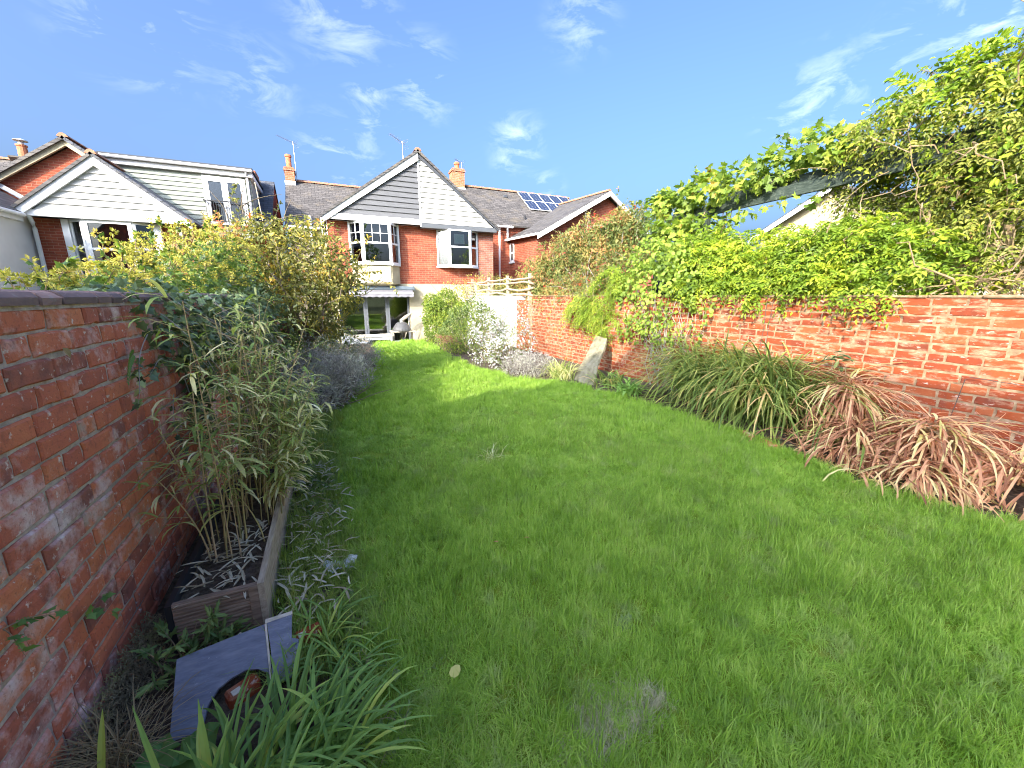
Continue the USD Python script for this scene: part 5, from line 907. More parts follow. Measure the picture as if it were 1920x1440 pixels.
bl = [(-.55, 7.4, 2.05, .62, .7, .6), (.0, 7.5, 1.95, .62, .7, .6), (.2, 7.7, 1.55, .42, .6, .5), (-.3, 7.0, 1.5, .6, .6, .45), (-1.0, 7.4, 1.85, .5, .6, .6), (.0, 7.6, 1.05, .4, .5, .35), (.32, 7.9, 2.0, .3, .4, .35), (.35, 7.9, 1.45, .22, .4, .3), (-.2, 7.6, 2.55, .5, .5, .25), (-.85, 7.5, 2.55, .4, .4, .25)]
mb, P, N = foliage(bl, 8200, .068, .55, "oval", 232, gap=.3, lump=.4, tone=.4, depth=.75, upb=.4, out=.4); obj("crown", mb, "lf_apple", p); obj("shoot_leaves", lf, "lf_apple", p)
for a, d, L in (((-1.0, 7.4, 2.7), (.1, .1, 1), .75), ((-1.05, 7.5, 2.8), (.8, 0, .6), .7), ((-.9, 7.4, 2.6), (.9, -.1, .35), .9), ((-.5, 7.4, 2.6), (.3, .1, 1), .55), ((-1.2, 7.4, 2.6), (-.3, 0, 1), .6)): shoot(br, MB(), a, d, L, .25, 0, .05, .5, "oval", rg, .008)
obj("branches", br, "bark", p)
p = plant("purple_shrub", "russet leaved shrub tip poking above the flowering ivy before the balcony", "shrub"); st, lf = MB(), MB(); rg = np.random.default_rng(235)
for k in range(14): shoot(st, lf, (-1.3+rg.normal(0, .12), 7.2+rg.normal(0, .12), 2.05), unit(rg.normal(size=3)*.3+[0, 0, 1]), rg.uniform(.4, .75), .05, 30, .07, .5, "oval", rg, .006, rbase=.75)
branch(st, (-1.3, 7.2, 0), (-1.3, 7.2, 2.2), .03, .015, rg, .03); obj("foliage", lf, "lf_berry", p); obj("stems", st, "bark", p)
# greenery filling the left border towards the patio
p = plant("border_shrub", "mixed green shrub under the apple tree along the left wall", "shrub")
bl = [(-.6, 6.4, .6, .35, .6, .6), (-.55, 7.4, .5, .4, .6, .5), (-.5, 8.6, .55, .45, .7, .55), (-.3, 9.8, .6, .5, .7, .6), (.1, 8.9, .45, .4, .5, .45), (-.2, 11, .6, .6, .7, .6), (.3, 10.3, .4, .4, .6, .4)]
mb, P, N = foliage(bl, 4200, .06, .45, "oval", 241, gap=.25); obj("foliage", mb, "lf_shrub", p); b = MB()
for k in range(20): y = rg.uniform(6, 11); branch(b, (-.45+rg.normal(0, .15), y, 0), (-.4+rg.normal(0, .25), y+rg.normal(0, .2), rg.uniform(.6, 1.1)), .012, .004, rg)
obj("stems", b, "bark", p)
p = plant("grey_shrub", "silvery shrub dotted with tiny white flowers behind the lavender on the left", "shrub")
bl = [(.2, 7.3, .45, .42, .5, .42), (.45, 8.0, .42, .4, .5, .40), (-.15, 6.8, .6, .38, .45, .4), (.7, 8.8, .35, .32, .5, .3), (.15, 6.7, .32, .35, .4, .3)]
mb, P, N = foliage(bl, 4200, .042, .3, "flat", 243, gap=.18, upb=.8); obj("foliage", mb, "lf_grey", p); i = np.random.default_rng(1).choice(len(P), 560); b = MB(); leaves(b, P[i]+N[i]*.03, jit(len(i), 1., rng), N[i]+jit(len(i), .4, rng), .024, .9, "flat"); obj("flowers", b, "petal", p); b = MB()
for k in range(16): branch(b, (.2+rg.normal(0, .2), 7.3+rg.normal(0, .4), 0), (.2+rg.normal(0, .3), 7.3+rg.normal(0, .5), rg.uniform(.4, .8)), .007, .003, rg)
obj("stems", b, "grey_stem", p)
p = plant("lavender", "large grey purple lavender mound spilling onto the lawn at the left border", "lavender")
bl = [(-.1, 5.95, .32, .40, .5, .32), (.12, 6.3, .34, .36, .45, .32), (-.3, 5.5, .3, .35, .4, .28), (-.2, 6.3, .45, .35, .4, .3)]
mb, P, N = foliage(bl, 7500, .075, .10, "flat", 245, droop=-.55, upb=.1, gap=.05, lump=.3); obj("foliage", mb, "lf_lavender", p)
st, lf = MB(), MB(); rg = np.random.default_rng(246); i = rg.choice(len(P), 420)
for c, n_ in zip(P[i], N[i]): shoot(st, lf, c, unit(n_+rg.normal(0, .35, 3)+[0, 0, .35]), rg.uniform(.10, .24), .15, 6, .03, .3, "flat", rg, .0016)
obj("flower_spikes", lf, "lf_grey", p); obj("stems", st, "grey_stem", p); b = MB()
for k in range(26): branch(b, (-.1+rg.normal(0, .2), 5.9+rg.normal(0, .25), 0), (-.05+rg.normal(0, .3), 5.85+rg.normal(0, .35), rg.uniform(.15, .45)), .008, .004, rg, .03)
obj("woody_stems", b, "bark", p)
# timber planter with bamboo
pl = thing("timber_planter", "low planter of ribbed decking boards holding bamboo beside the left wall", "planter")
PX0, PX1, PY0, PY1, PH = -.715, -.375, 1.90, 3.55, .235
b = MB(); b.box(PX0, PX1-.028, PY0, PY0+.022, .0, PH)
obj("front_board", b, "decking", pl); 
for k in range(13): z = .014+k*.0172; obj("board_rib", MB().hull([(x, y, zz) for x in (PX0+.002, PX1-.03) for y, zz in ((PY0+.001, z), (PY0-.006, z+.003), (PY0-.006, z+.009), (PY0+.001, z+.012))]), "decking", pl)
obj("side_board", MB().hull([(x, y, z) for x, z in ((PX1-.026, 0), (PX1, 0), (PX1, PH+.01), (PX1-.026, PH+.012)) for y in (PY0-.012, PY1)]), "pale_timber", pl); obj("corner_batten", MB().box(PX1-.062, PX1-.0265, PY0-.014, PY0-.0075, .0, PH+.004), "decking", pl)
obj("inner_side_board", MB().box(PX0-.024, PX0-.002, PY0, PY1, 0, PH), "black", pl); obj("back_board", MB().box(PX0, PX1-.03, PY1-.022, PY1, 0, PH), "decking", pl)
gx, gy = np.meshgrid(np.linspace(PX0, PX1-.027, 14), np.linspace(PY0+.022, PY1-.022, 50), indexing="ij"); gz = PH-.045+.045*(meshkit.fbm(np.stack([gx*9, gy*9, gx*0], -1), 4, 5)-.5); gi = np.arange(14*50).reshape(14, 50)
obj("compost", MB().add(np.stack([gx, gy, gz], -1).reshape(-1, 3), np.stack([gi[:-1, :-1], gi[1:, :-1], gi[1:, 1:], gi[:-1, 1:]], -1).reshape(-1, 4)), "soil", pl, smooth=True)
p = plant("bamboo", "clump of thin bamboo canes with pale streaky leaves crowding the timber planter", "bamboo"); rg = np.random.default_rng(251)
st, items = MB(), []; Q = []
for k in range(66):
    a = np.array([rg.uniform(PX0+.06, PX1-.02), 2.2+rg.beta(1.1, 1.1)*1.25, .2]); h = rg.uniform(.5, 1.32) if rg.random() < .85 else rg.uniform(.3, .55); lean = np.array([rg.normal(.06, .10), rg.normal(-.02, .10), 0]); t = np.linspace(0, 1, 8); P = a+np.outer(t, [0, 0, h])+np.outer(t**1.7, lean*h*1.5); st.tube(P, .0042*(1-.6*t)*rg.uniform(.7, 1.3), 4, r=rg.random(), cap=False)
    for s in rg.uniform(.38, 1, int(9.5*h)+2):
        i = min(int(s*7), 6); c = P[i]+(P[i+1]-P[i])*(s*7-i); az = rg.uniform(0, 2*math.pi); tw = c+np.array([math.cos(az), math.sin(az), .45])*rg.uniform(.03, .12)
        st.tube([c, tw], .0014, 3, r=rg.random(), cap=False)
        for q in range(rg.integers(2, 4)): Q.append((tw, az+rg.normal(0, .7), rg.uniform(.07, .16), np.clip(rg.beta(1.6, 1.6)-.25*(s-.5), 0, 1)))
for k in range(38):
    a = np.array([PX1-.03+rg.normal(0, .02), rg.uniform(2.5, 3.6), .2]); h = rg.uniform(.35, .95); t = np.linspace(0, 1, 7); P = a+np.outer(t, [0, 0, h])+np.outer(t**1.6, [rg.uniform(.08, .34), rg.normal(-.05, .15), -.1*h]); st.tube(P, .0034*(1-.6*t), 4, r=rg.random(), cap=False)
    for s_ in rg.uniform(.3, 1, 11):
        i = min(int(s_*6), 5); c = P[i]+(P[i+1]-P[i])*(s_*6-i); az = rg.normal(-.3, 1.2)
        for q in range(rg.integers(1, 4)): Q.append((c, az+rg.normal(0, .7), rg.uniform(.08, .17), np.clip(rg.beta(1.8, 1.4), 0, 1)))
items = []
for tw, az, L, r in Q: v, f = strap(np.array(tw), az, L, L*rg.uniform(.07, .12), rg.uniform(-.3, .7), rg.uniform(.5, 1.7), rg, 4, 1.2, .2, rg.normal(0, .2), r); items.append((v, f, r))
rank_parts(p, "leaf", items, "lf_bamboo", 60); obj("canes", st, "cane", p)
big = [((-.62, 2.32, .76), 3.7, .20), ((-.62, 2.32, .76), 4.5, .17), ((-.62, 2.32, .76), 5.1, .16), ((-.5, 2.25, .72), 4.2, .17), ((-.5, 2.25, .72), 5.2, .18), ((-.5, 2.25, .72), 5.9, .19), ((-.45, 2.6, .95), .1, .2), ((-.4, 3.1, 1.0), 5.8, .24), ((-.4, 2.7, .55), .2, .22), ((-.4, 2.8, .75), 5.9, .24), ((-.62, 2.5, .95), 3.6, .2), ((-.4, 3.2, .85), .3, .26), ((-.42, 3.3, 1.25), .5, .25), ((-.45, 3.0, 1.15), 6., .22)]
for c, az, L in big: v, f = strap(np.array(c), az, L, .024, .15, 1.1, rg, 7, 1.2, .25); obj("leaf", MB().add(v, f, rg.uniform(.25, .8)), "lf_bamboo", p)
# dead bamboo leaves: on the compost and on the verge
rg = np.random.default_rng(255)
def litter(parent, n, area, z, L, mat, name, up_=.15):
    for k in range(n):
        x, y = area(rg); zz = z(x, y) if callable(z) else z; az = rg.uniform(0, 2*math.pi); v, f = strap(np.array([x, y, zz+rg.uniform(.004, .03)]), az, rg.uniform(*L), rg.uniform(.007, .014), rg.uniform(-.1, .35), rg.uniform(.1, .8), rg, 4, 1., .3, rg.normal(0, .4)); v[:, 2] = np.maximum(v[:, 2], zz+.002); obj(name, MB().add(v, f, rg.random()), mat, parent)
t = thing("leaf_litter", "dry curled bamboo leaves littering the compost of the planter", "dead leaves"); litter(t, 90, lambda r: (r.uniform(PX0+.02, PX1-.05), r.uniform(PY0+.05, 2.5)), PH-.03, (.05, .13), "dry_leaf", "leaf")
t = thing("leaf_litter", "pale dry bamboo leaves scattered over the rough grass between planter and lawn", "dead leaves"); litter(t, 250, lambda r: (r.normal(-.19, .10), r.uniform(1.75, 3.7)), .055, (.04, .13), "dry_leaf", "leaf")
# bits lying in the near left corner
s = thing("slate_slab", "broken blue grey slate slab propped over bricks behind the strap leaved plant", "paving slab"); rg = np.random.default_rng(260)
o = np.array([-.44, 1.615, .085]); ux, uy = unit(np.array([1., .09, .03])), unit(np.array([-.06, 1., .62])); nn = unit(np.cross(ux, uy))
def slabpiece(poly, name, lift=0., th=.016, lab=None):
    n = len(poly); top = [o+ux*a+uy*c+nn*lift for a, c in poly]; v = np.array(top+[q-nn*th for q in top]); sh = shapely.Polygon(poly); tv, tf = trimesh.creation.triangulate_polygon(sh, engine="earcut"); b = MB()
    V = np.array([o+ux*a+uy*c+nn*lift for a, c in tv]); b.add(V, tf); b.add(V-nn*th, tf[:, ::-1])
    for i in range(n): j = (i+1) % n; b.add([v[i], v[j], v[n+j], v[n+i]], [[0, 3, 2, 1]])
    return obj(name, b, "slate_slab", s, label=lab)
slabpiece([(-.205, -.155), (-.21, .115), (-.15, .118), (-.05, .122), (.085, .125), (.098, .02), (.10, -.07), (.06, -.035), (.02, -.02), (-.03, -.028), (-.07, -.045), (-.10, -.085), (-.115, -.16), (-.15, -.165)], "large_piece")
slabpiece([(.092, .125), (.185, .122), (.18, .03), (.205, .015), (.20, -.09), (.16, -.12), (.108, -.10), (.104, .02)], "small_piece", .004)
obj("white_edge", MB().hull([o+ux*a+uy*c+nn*d for a, c in ((.086, .126), (.187, .123), (.187, .137), (.086, .142)) for d in (.004, -.022)]), "slab_edge", s); obj("white_line", MB().hull([o+ux*a+uy*c+nn*d for a, c in ((.084, .124), (.091, .124), (.107, -.10), (.100, -.10)) for d in (.0, .0055)]), "slab_edge", s)
for lab, c, rz, ry in (("loose red brick poking out past the corner of the slate slab", (-.205, 1.70, .055), .25, -.1), ("reddish brick visible through the notch of the slate slab", (-.43, 1.56, .02), .5, .1)):
    t = thing("loose_brick", lab, "brick", c, rz); obj("block", MB().box(-.055, .055, -.03, .03, -.03, .03, bev=.009), "brick_right", t); obj("mortar_smear", MB().box(-.04, -.01, -.028, .0, .0302, .034, bev=.001), "slab_edge", t)
p = plant("daylily", "clump of arching green strap leaves filling the bottom left foreground", "strap leaved plant")
for i, (x, y, n) in enumerate(((-.36, 1.13, 60), (-.22, 1.22, 46), (-.40, 1.0, 46), (-.13, 1.12, 40), (-.28, .95, 40))): clump(p, (x, y), n, "strap", (.22, .42), (.009, .016), (.55, 1.4), (.9, 2.1), 270+i, .035, 60, nseg=9, az=(-1.2, 2.2) if i != 2 else (-.6, 2.6), power=1.5)
clump(p, (-.42, 1.12), 12, "strap", (.3, .42), (.014, .02), (1.25, 1.55), (.3, .8), 276, .06, 12, az=(0, 6.28))
p = plant("daylily", "loose sprawl of thinner green strap leaves between slate slab and lawn", "strap leaved plant")
for i, (x, y, n) in enumerate(((-.12, 1.60, 36), (-.06, 1.45, 36), (-.16, 1.75, 30))): clump(p, (x, y), n, "strap", (.16, .30), (.006, .012), (.4, 1.3), (.8, 1.8), 280+i, .03, 50, nseg=7)
p = plant("lobed_weed", "broad lobed pale green weed leaves at the very bottom left beside the daylily", "weed"); rg = np.random.default_rng(290)
for c, az, L in (((-.60, 1.22, .03), .9, .2), ((-.64, 1.28, .05), 1.5, .17), ((-.58, 1.16, .05), .3, .2), ((-.66, 1.15, .06), 2.2, .17), ((-.56, 1.06, .05), 1.1, .2), ((-.63, 1.05, .04), 1.9, .16), ((-.58, 1.32, .06), .6, .15)):
    d = np.array([math.cos(az), math.sin(az), .25]); b = MB(); sd = np.array([-math.sin(az), math.cos(az), 0]); n = 9
    V = [np.array(c)]; 
    for sg in (1, -1):
        for k in range(1, n): q = k/n; w = L*.34*math.sin(math.pi*min(1, q*.95+.05))*(1+.28*math.sin(q*22+sg)); V.append(np.array(c)+d*L*q+sd*sg*w+[0, 0, -.12*L*q*q+.012*math.sin(q*17+sg)])
    mid = [np.array(c)+d*L*k/n+[0, 0, -.12*L*(k/n)**2-.012] for k in range(1, n+1)]; base = len(V); V += mid; f = []
    for k in range(n-1):
        m0, m1 = base+k, base+k+1
        for sg in (0, 1):
            a = 1+sg*(n-1)+k; e = a+1 if k < n-2 else m1
            f += [[m0, a, e], [m0, e, m1]]
    for sg in (0, 1): f.append([0, 1+sg*(n-1), base])
    b.add(V, f, rg.uniform(.2, .8)); obj("leaf", b, "weed", p)
p = plant("thistle_weed", "spiny grey green weed growing against the front board of the timber planter", "weed"); lf, st = MB(), MB(); rg = np.random.default_rng(295)
for a in ((-.70, 1.86, 0), (-.62, 1.84, 0), (-.55, 1.86, 0), (-.74, 1.78, 0), (-.66, 1.8, 0)):
    for q in range(5): shoot(st, lf, a, unit(rg.normal(0, .6, 3)+[.2, -.05, 1]), rg.uniform(.16, .34), .35, 16, .06, .3, "maple", rg, .003)
obj("leaves", lf, "thistle", p); obj("stems", st, "vine_stem", p)
p = plant("thistle_weed", "small rosette weed on the lawn right of the daylily", "weed"); lf = MB(); n = 26; az = rg.uniform(0, 6.28, n); leaves(lf, np.c_[1.13+.01*np.cos(az), 1.18+.01*np.sin(az), np.full(n, .02)], np.c_[np.cos(az), np.sin(az), rg.uniform(.2, 1.1, n)], np.tile([0, 0, 1.], (n, 1)), rg.uniform(.03, .06, n), .35, "lance", None, rg); obj("leaves", lf, "thistle", p)
p = plant("verge_weeds", "tangle of small leafy weeds at the lawn edge by the daylily", "weeds", kind="stuff"); lf, st = MB(), MB()
for k in range(60): shoot(st, lf, (rg.normal(-.02, .08), rg.uniform(1.0, 1.75), 0), unit(rg.normal(0, .6, 3)+[0, 0, 1]), rg.uniform(.08, .18), .4, 10, .03, .4, "oval", rg, .002)
obj("leaves", lf, "thistle", p); obj("stems", st, "vine_stem", p)
p = plant("dry_grass_tuft", "straw coloured dry grass tuft at the foot of the left wall", "grass tuft"); clump(p, (-.74, 1.42), 190, "straw", (.14, .32), (.002, .0035), (.6, 1.5), (1., 2.2), 301, .03, 60, nseg=6)
clump(p, (-.74, 1.3), 1, "strap", (.30, .31), (.02, .021), (1.35, 1.4), (.2, .3), 302, .01, 2)
p = plant("moss_bank", "dark dry moss and rootlets along the base of the left wall", "moss", kind="stuff"); lf = MB(); n = 9000; P = np.c_[-.885+np.abs(rg.normal(0, .07, n)), rg.uniform(.8, 2.1, n), np.zeros(n)]; P[:, 2] = np.maximum(.004, .12-.8*(P[:, 0]+.885))*rg.random(n); leaves(lf, P, jit(n, 1, rg)+[0, 0, .4], jit(n, 1, rg), .02, .2, "flat", rg.random(n)*.8, rg); obj("tufts", lf, ramp_mat("moss", [(0, (.13, .11, .07)), (.6, (.30, .24, .14)), (1, (.38, .38, .14))], scale=12, rough=1., bump=0), p)
t = thing("plastic_scrap", "crumpled scrap of pale plastic at the lawn edge", "litter"); b = MB(); gx, gy = np.meshgrid(np.linspace(-.07, .07, 12), np.linspace(-.05, .05, 9), indexing="ij"); gz = .02+.05*meshkit.noise(np.stack([gx*45, gy*45, gx*0], -1), 8); gi = np.arange(108).reshape(12, 9); obj("sheet", b.add(np.stack([gx*(1+.3*np.sin(gy*60))-.06, gy+2.16, gz], -1).reshape(-1, 3), np.stack([gi[:-1, :-1], gi[1:, :-1], gi[1:, 1:], gi[:-1, 1:]], -1).reshape(-1, 4)), "plastic", t)
t = thing("fallen_leaf", "single fallen yellow leaf lying on the near lawn", "leaf"); b = MB(); leaves(b, [(.31, 1.25, .055)], [[.9, .5, .15]], [[.2, -.3, 1]], .055, .8, "round", [.6]); obj("blade", b, "yellow_leaf", t)
for lab, c in (("small brown fallen leaf on the lawn above the yellow one", (.79, 2.0, .045)), ("dark curled leaf on the lawn beside the small brown one", (.98, 1.96, .045))): t = thing("fallen_leaf", lab, "leaf"); b = MB(); leaves(b, [c], [[.7, -.5, .3]], [[.2, .3, 1]], .045, .6, "oval", [.4]); obj("blade", b, "strap_brown", t)
for lab, c, rz in (("red edging brick half hidden under the arching grass", (4.03, 2.62, .02), 1.2), ("red edging brick at the lawn edge next to the withered plant", (3.98, 2.38, .018), 1.35)):
    t = thing("edging_brick", lab, "brick", c, rz); obj("block", MB().box(-.11, .11, -.05, .05, -.03, .035, bev=.008), "brick_left", t)
# ---------------------------------------------------------------- patio
def leg4(parent, x0, x1, y0, y1, z0, z1, w, mat):
    for x in (x0, x1-w):
        for y in (y0, y1-w): obj("leg", MB().box(x, x+w, y, y+w, z0, z1), mat, parent)
PZ = -.6
t = thing("garden_table", "cream topped garden table standing on the patio before the glazed doors", "table"); obj("tabletop", MB().box(.75, 2.05, 14.5, 15.3, .10, .14, bev=.008), "table_top", t); obj("apron_rail", MB().box(.80, 2.0, 14.54, 14.57, .0, .098), "white_furniture", t); leg4(t, .78, 2.02, 14.52, 15.28, PZ, .098, .06, "white_furniture")
t = thing("folding_screen", "pale grey panel with a sloping dark capped top left of the patio table", "panel"); obj("panel", MB().prism([(.36, PZ), (1.15, PZ), (1.15, -.02), (.36, .30)], 14.2, 14.235), "grey_plastic", t); obj("capping", MB().hull([(.33, 14.18, .31), (1.18, 14.18, -.03), (.33, 14.26, .31), (1.18, 14.26, -.03), (.33, 14.18, .35), (1.18, 14.18, .015), (.33, 14.26, .35), (1.18, 14.26, .015)]), "weathered", t)
t = thing("storage_bench", "white slatted storage bench on the patio in front of the table", "bench"); obj("lid", MB().box(1.2, 2.05, 13.95, 14.3, -.20, -.16, bev=.006), "white_furniture", t)
for k in range(6): obj("slat", MB().box(1.22+.138*k, 1.35+.138*k, 13.98, 14.0, PZ, -.202, bev=.004), "white_furniture", t)
obj("side", MB().box(1.22, 1.25, 14.002, 14.28, PZ, -.202), "white_furniture", t); obj("side", MB().box(2.0, 2.03, 14.002, 14.28, PZ, -.202), "white_furniture", t)
t = thing("plastic_chest", "small grey lidded chest on the patio right of the bench", "chest"); obj("body", MB().box(2.1, 2.52, 14.1, 14.4, PZ, -.12, bev=.02), "white_furniture", t); obj("lid", MB().box(2.08, 2.54, 14.08, 14.42, -.118, -.04, bev=.02), "grey_plastic", t)
t = thing("barbecue", "grey hooded barbecue on a wooden trolley by the right glazed door", "barbecue"); obj("hood", MB().lathe([(.34, 0), (.34, .05), (.30, .12), (.2, .26), (.13, .30), (.0, .31)], (2.45, 15.0, .26), 18), "bbq", t); obj("vent", MB().lathe([(.06, .3), (.06, .40), (.0, .41)], (2.45, 15., .26), 10), "alu", t); obj("trolley_top", MB().box(2.05, 2.9, 14.75, 15.3, .21, .258, bev=.006), "weathered", t); leg4(t, 2.08, 2.88, 14.78, 15.28, PZ, .208, .05, "weathered")
t = thing("gas_bottle", "black gas bottle with a pale label under the barbecue trolley", "gas bottle"); obj("bottle", MB().lathe([(.0, 0), (.2, 0), (.22, .04), (.22, .42), (.17, .52), (.06, .56), (.06, .62), (0, .62)], (2.45, 14.62, PZ), 18), "black", t); obj("label", MB().hull([(2.34+.22*k, 14.44-.03*(1-abs(k-.5)*2)+.04, z) for k in (0, .25, .5, .75, 1) for z in (-.36, -.22)]+[(2.34, 14.52, -.36), (2.56, 14.52, -.22)]), "white", t)
t = thing("parasol", "folded thin garden parasol leaning at the right glazed door", "parasol"); obj("pole", MB().tube([(2.5, 15.6, PZ), (2.95, 15.6, .95)], .02, 8), "weathered", t); obj("canopy", MB().tube([(2.5, 15.55, .58), (2.72, 15.55, .72), (2.96, 15.55, .88)], [.05, .07, .02], 8), "weathered", t)
for i, (lab, x) in enumerate((("black metal plant stand near the house wall left of the doors", .12),)):
    t = thing("plant_stand", lab, "plant stand"); 
    for dx in (0, .22): obj("upright", MB().tube([(x+dx, 15.3, PZ), (x+dx, 15.3, .95)], .012, 5), "black", t)
    for z in (-.2, .2, .6): obj("shelf", MB().box(x, x+.22, 15.2, 15.4, z, z+.015), "black", t)
# slatted rail screen on the left boundary; its rails throw the striped shadow on the lawn
t = thing("rail_screen", "horizontal rail trellis on posts rising from the left wall behind the shrubs", "trellis")
for y in (7.5, 8.6, 9.7): obj("post", MB().box(-1.06, -.99, y, y+.07, 0, 2.22), "weathered", t)
for k in range(8): obj("rail", MB().box(-.988, -.965, 7.4, 9.9, 1.52+.095*k, 1.55+.095*k), "weathered", t)
# ---------------------------------------------------------------- lawn grass
def tuft(path, n, size, h, w, seed, lean=.85):
    rg = np.random.default_rng(seed); nc = max(6, n//22); cc = rg.uniform(-size/2, size/2, (nc, 2)); ck = rg.integers(0, nc, n); x = cc[ck]+rg.normal(0, size*.07, (n, 2)); az = rg.uniform(0, 2*math.pi, nc)[ck]+rg.normal(0, .75, n); L = rg.uniform(.5, 1.25, n)*h*(1+.6*(rg.random(n) < .08)); ln = np.abs(rg.normal(lean, .4, n)); d = np.stack([np.cos(az), np.sin(az)], 1); sd = np.stack([-d[:, 1], d[:, 0]], 1); ww = w*rg.uniform(.6, 1.3, n)
    P0 = np.c_[x, np.zeros(n)]; P1 = np.c_[x+d*(L*np.sin(ln*.45)*.55)[:, None], L*np.cos(ln*.45)*.55]; P2 = P1+np.c_[d*(L*np.sin(np.minimum(ln*1.15, 1.75))*.55)[:, None], L*np.cos(np.minimum(ln*1.15, 1.75))*.55]; S = np.c_[sd, np.zeros(n)]*ww[:, None]/2
    v = np.stack([P0+S, P0-S, P1+S*.9, P1-S*.9, P2], 1).reshape(-1, 3); f = (np.array([[0, 1, 3], [0, 3, 2], [2, 3, 4]])[None]+(np.arange(n)*5)[:, None, None]).reshape(-1, 3)
    m = usdkit.mesh(stage, path, (v, f), None); UsdGeom.PrimvarsAPI(m).CreatePrimvar("rnd", Sdf.ValueTypeNames.FloatArray, "vertex").Set(Vt.FloatArray.FromNumpy(np.repeat(np.clip(rg.beta(2, 2.4, n)+.5*(rg.random(n) < .07), 0, 1), 5).astype(np.float32))); m.CreateDoubleSidedAttr(True); return m
def scatter(name, label, cat, mask, bbox, step, protos, mat, seed, hs=(.6, 1.4), freq=1.6):
    """protos: (blades, patch size, height, width) variants."""
    pi = UsdGeom.PointInstancer.Define(stage, "/World/"+name); tag(pi.GetPrim(), label, cat, kind="stuff"); rg = np.random.default_rng(seed)
    for i, a in enumerate(protos): m = tuft(f"/World/{name}/blades_{i:03d}", *a, seed*10+i); UsdShade.MaterialBindingAPI.Apply(m.GetPrim()).Bind(M[mat]); pi.CreatePrototypesRel().AddTarget(m.GetPath())
    x, y = np.meshgrid(np.arange(bbox[0], bbox[1], step), np.arange(bbox[2], bbox[3], step)); x, y = (x+rg.uniform(-.35, .35, x.shape)*step).ravel(), (y+rg.uniform(-.35, .35, y.shape)*step).ravel(); k = mask(x, y); x, y = x[k], y[k]; n = len(x)
    P = np.c_[x, y, np.full(n, .002)]; nz = meshkit.fbm(P*freq, 3, seed); nz2 = meshkit.noise(P*4.5, seed+3); s = hs[0]+(hs[1]-hs[0])*np.clip((nz-.3)/.4, 0, 1)*(.75+.5*nz2); a = rg.uniform(0, 2*math.pi, n)
    pi.CreatePositionsAttr(Vt.Vec3fArray.FromNumpy(P.astype(np.float32))); pi.CreateProtoIndicesAttr(Vt.IntArray.FromNumpy(rg.integers(0, len(protos), n).astype(np.int32)))
    tl = .16*(meshkit.noise(P*2.1, seed+7)-.5); ta = 6.28*meshkit.noise(P*1.1, seed+9); q = Vt.QuathArray(n)
    for i in range(n): 
        qa = Gf.Rotation(Gf.Vec3d(0, 0, 1), math.degrees(a[i]))*Gf.Rotation(Gf.Vec3d(math.cos(ta[i]), math.sin(ta[i]), 0), math.degrees(tl[i])); qq = qa.GetQuat(); q[i] = Gf.Quath(float(qq.GetReal()), Gf.Vec3h(*[float(c) for c in qq.GetImaginary()]))
    pi.CreateOrientationsAttr(q); pi.CreateScalesAttr(Vt.Vec3fArray.FromNumpy(np.c_[np.ones(n)*1.05, np.ones(n)*1.05, s].astype(np.float32))); return n
E0_ = LAWN[:12]
worn = lambda x, y: (((x-.80)/.24)**2+((y-.88)/.10)**2 < .55+.9*meshkit.noise(np.c_[x, y, x*0]*14, 5))
near = lambda x, y: inside(LAWN, x, y) & (y < 3.2) & ~worn(x, y); mid_ = lambda x, y: inside(LAWN, x, y) & (y >= 3.2) & (y < 7.5); far_ = lambda x, y: inside(LAWN, x, y) & (y >= 7.5)
scatter("near_lawn_grass", "fine green grass of the near lawn", "grass", near, (-.4, 4.4, .3, 3.3), .14, [(560, .2, .062, .0029)]*6, "grass", 41)
scatter("lawn_grass", "green grass across the middle of the lawn", "grass", mid_, (-.3, 4.4, 3.1, 7.6), .2, [(560, .28, .066, .0044)]*4, "grass", 42)
scatter("far_lawn_grass", "sunny grass of the far lawn towards the patio", "grass", far_, (.2, 3.5, 7.4, 13.62), .3, [(520, .42, .07, .0075)]*4, "grass", 43)
verge = lambda x, y: (x < np.interp(y, LAWN[1:8, 1], LAWN[1:8, 0])+.05) & (x > np.where((y > 1.88) & (y < 3.6), -.36, -.30)) & (y > 1.55)
scatter("rough_grass", "longer rough grass on the verge between planter and lawn", "grass", verge, (-.5, .2, 1.5, 5.4), .10, [(190, .16, .085, .0030, )]*3, "rough_grass", 44, hs=(.5, 1.5), freq=4)
edge_ = lambda x, y: inside(LAWN, x, y) & ~inside(LAWN, x+.12, y) & (y > .3)
scatter("edge_grass", "longer unmown grass fringe along the right edge of the lawn", "grass", edge_, (2.5, 4.5, .3, 8), .08, [(70, .12, .095, .0034)]*3, "grass", 45, hs=(.5, 1.4), freq=5)
scatter("worn_patch", "worn strawy patch in the grass at the bottom of the lawn", "dead grass", worn, (.3, 1.3, .6, 1.2), .035, [(90, .08, .040, .0018)]*3, "dry_thatch", 47, hs=(.4, 1.1), freq=5)
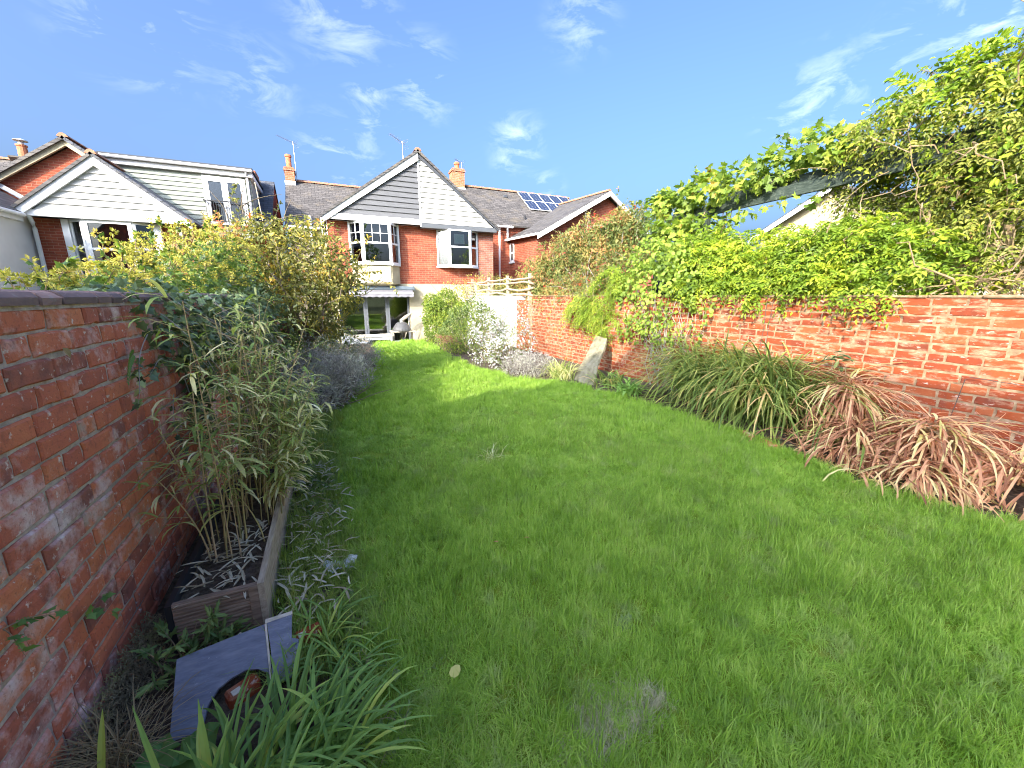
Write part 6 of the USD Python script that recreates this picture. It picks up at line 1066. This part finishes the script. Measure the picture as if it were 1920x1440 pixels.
loose = lambda x, y: inside(LAWN, x, y) & (y < 4.5) & (meshkit.noise(np.c_[x, y, x*0]*2.3, 77) > .52)
scatter("long_grass_strands", "longer pale grass strands lying over the near lawn", "grass", loose, (-.3, 4.5, .4, 4.5), .10, [(16, .16, .12, .0022)]*4, "rough_grass", 46, hs=(.6, 1.1), freq=4)
p = plant("border_weeds", "grey green weeds and seedlings softening the lawn edge below the bamboo", "weeds", kind="stuff"); lf, st = MB(), MB(); rg = np.random.default_rng(312)
for k in range(150):
    y = rg.uniform(2.0, 5.2); shoot(st, lf, (np.interp(y, LAWN[1:8, 1], LAWN[1:8, 0])-abs(rg.normal(.02, .12)), y, 0), unit(rg.normal(0, .6, 3)+[0, 0, 1]), rg.uniform(.08, .24), .4, 12, .035, .35, "lance", rg, .002)
obj("leaves", lf, "thistle", p); obj("stems", st, "vine_stem", p)
t = thing("pale_grass_clump", "pale spidery grass clump in the middle of the lawn", "grass tuft"); clump(t, (1.27, 3.22), 90, "lf_bamboo", (.10, .2), (.003, .005), (.3, 1.2), (.6, 1.5), 311, .05, 40, nseg=5)

# trees closing the garden behind the viewpoint; the house windows mirror them
for i, (x, y, h, lab) in enumerate(((-24, -20, 11, "broad tree behind the viewpoint, furthest left"), (-15, -25, 13, "tall tree behind the viewpoint, left of the middle"), (-6, -22, 10, "round tree behind the viewpoint near the left wall line"), (3, -24, 12, "tall tree behind the viewpoint in line with the lawn"), (12, -21, 10, "round tree behind the viewpoint beyond the right wall"), (22, -24, 12, "broad tree behind the viewpoint, furthest right"))):
    t = thing("garden_tree", lab, "tree", group="trees mirrored in the house windows"); b = MB(); branch(b, (x, y, -.1), (x+.2, y, h*.55), .28, .12, rng, .08); obj("trunk", b, "bark", t)
    mb, _, _ = foliage([(x, y, h*.6, 3.2, 3., h*.3), (x+1.6, y, h*.45, 2.4, 2.4, h*.22), (x-1.8, y+.4, h*.5, 2.4, 2.4, h*.25), (x, y, h*.25, 2.6, 2.2, h*.22)], 2400, .5, .6, "oval", 400+i, gap=.2); obj("crown", mb, "lf_shrub", t)
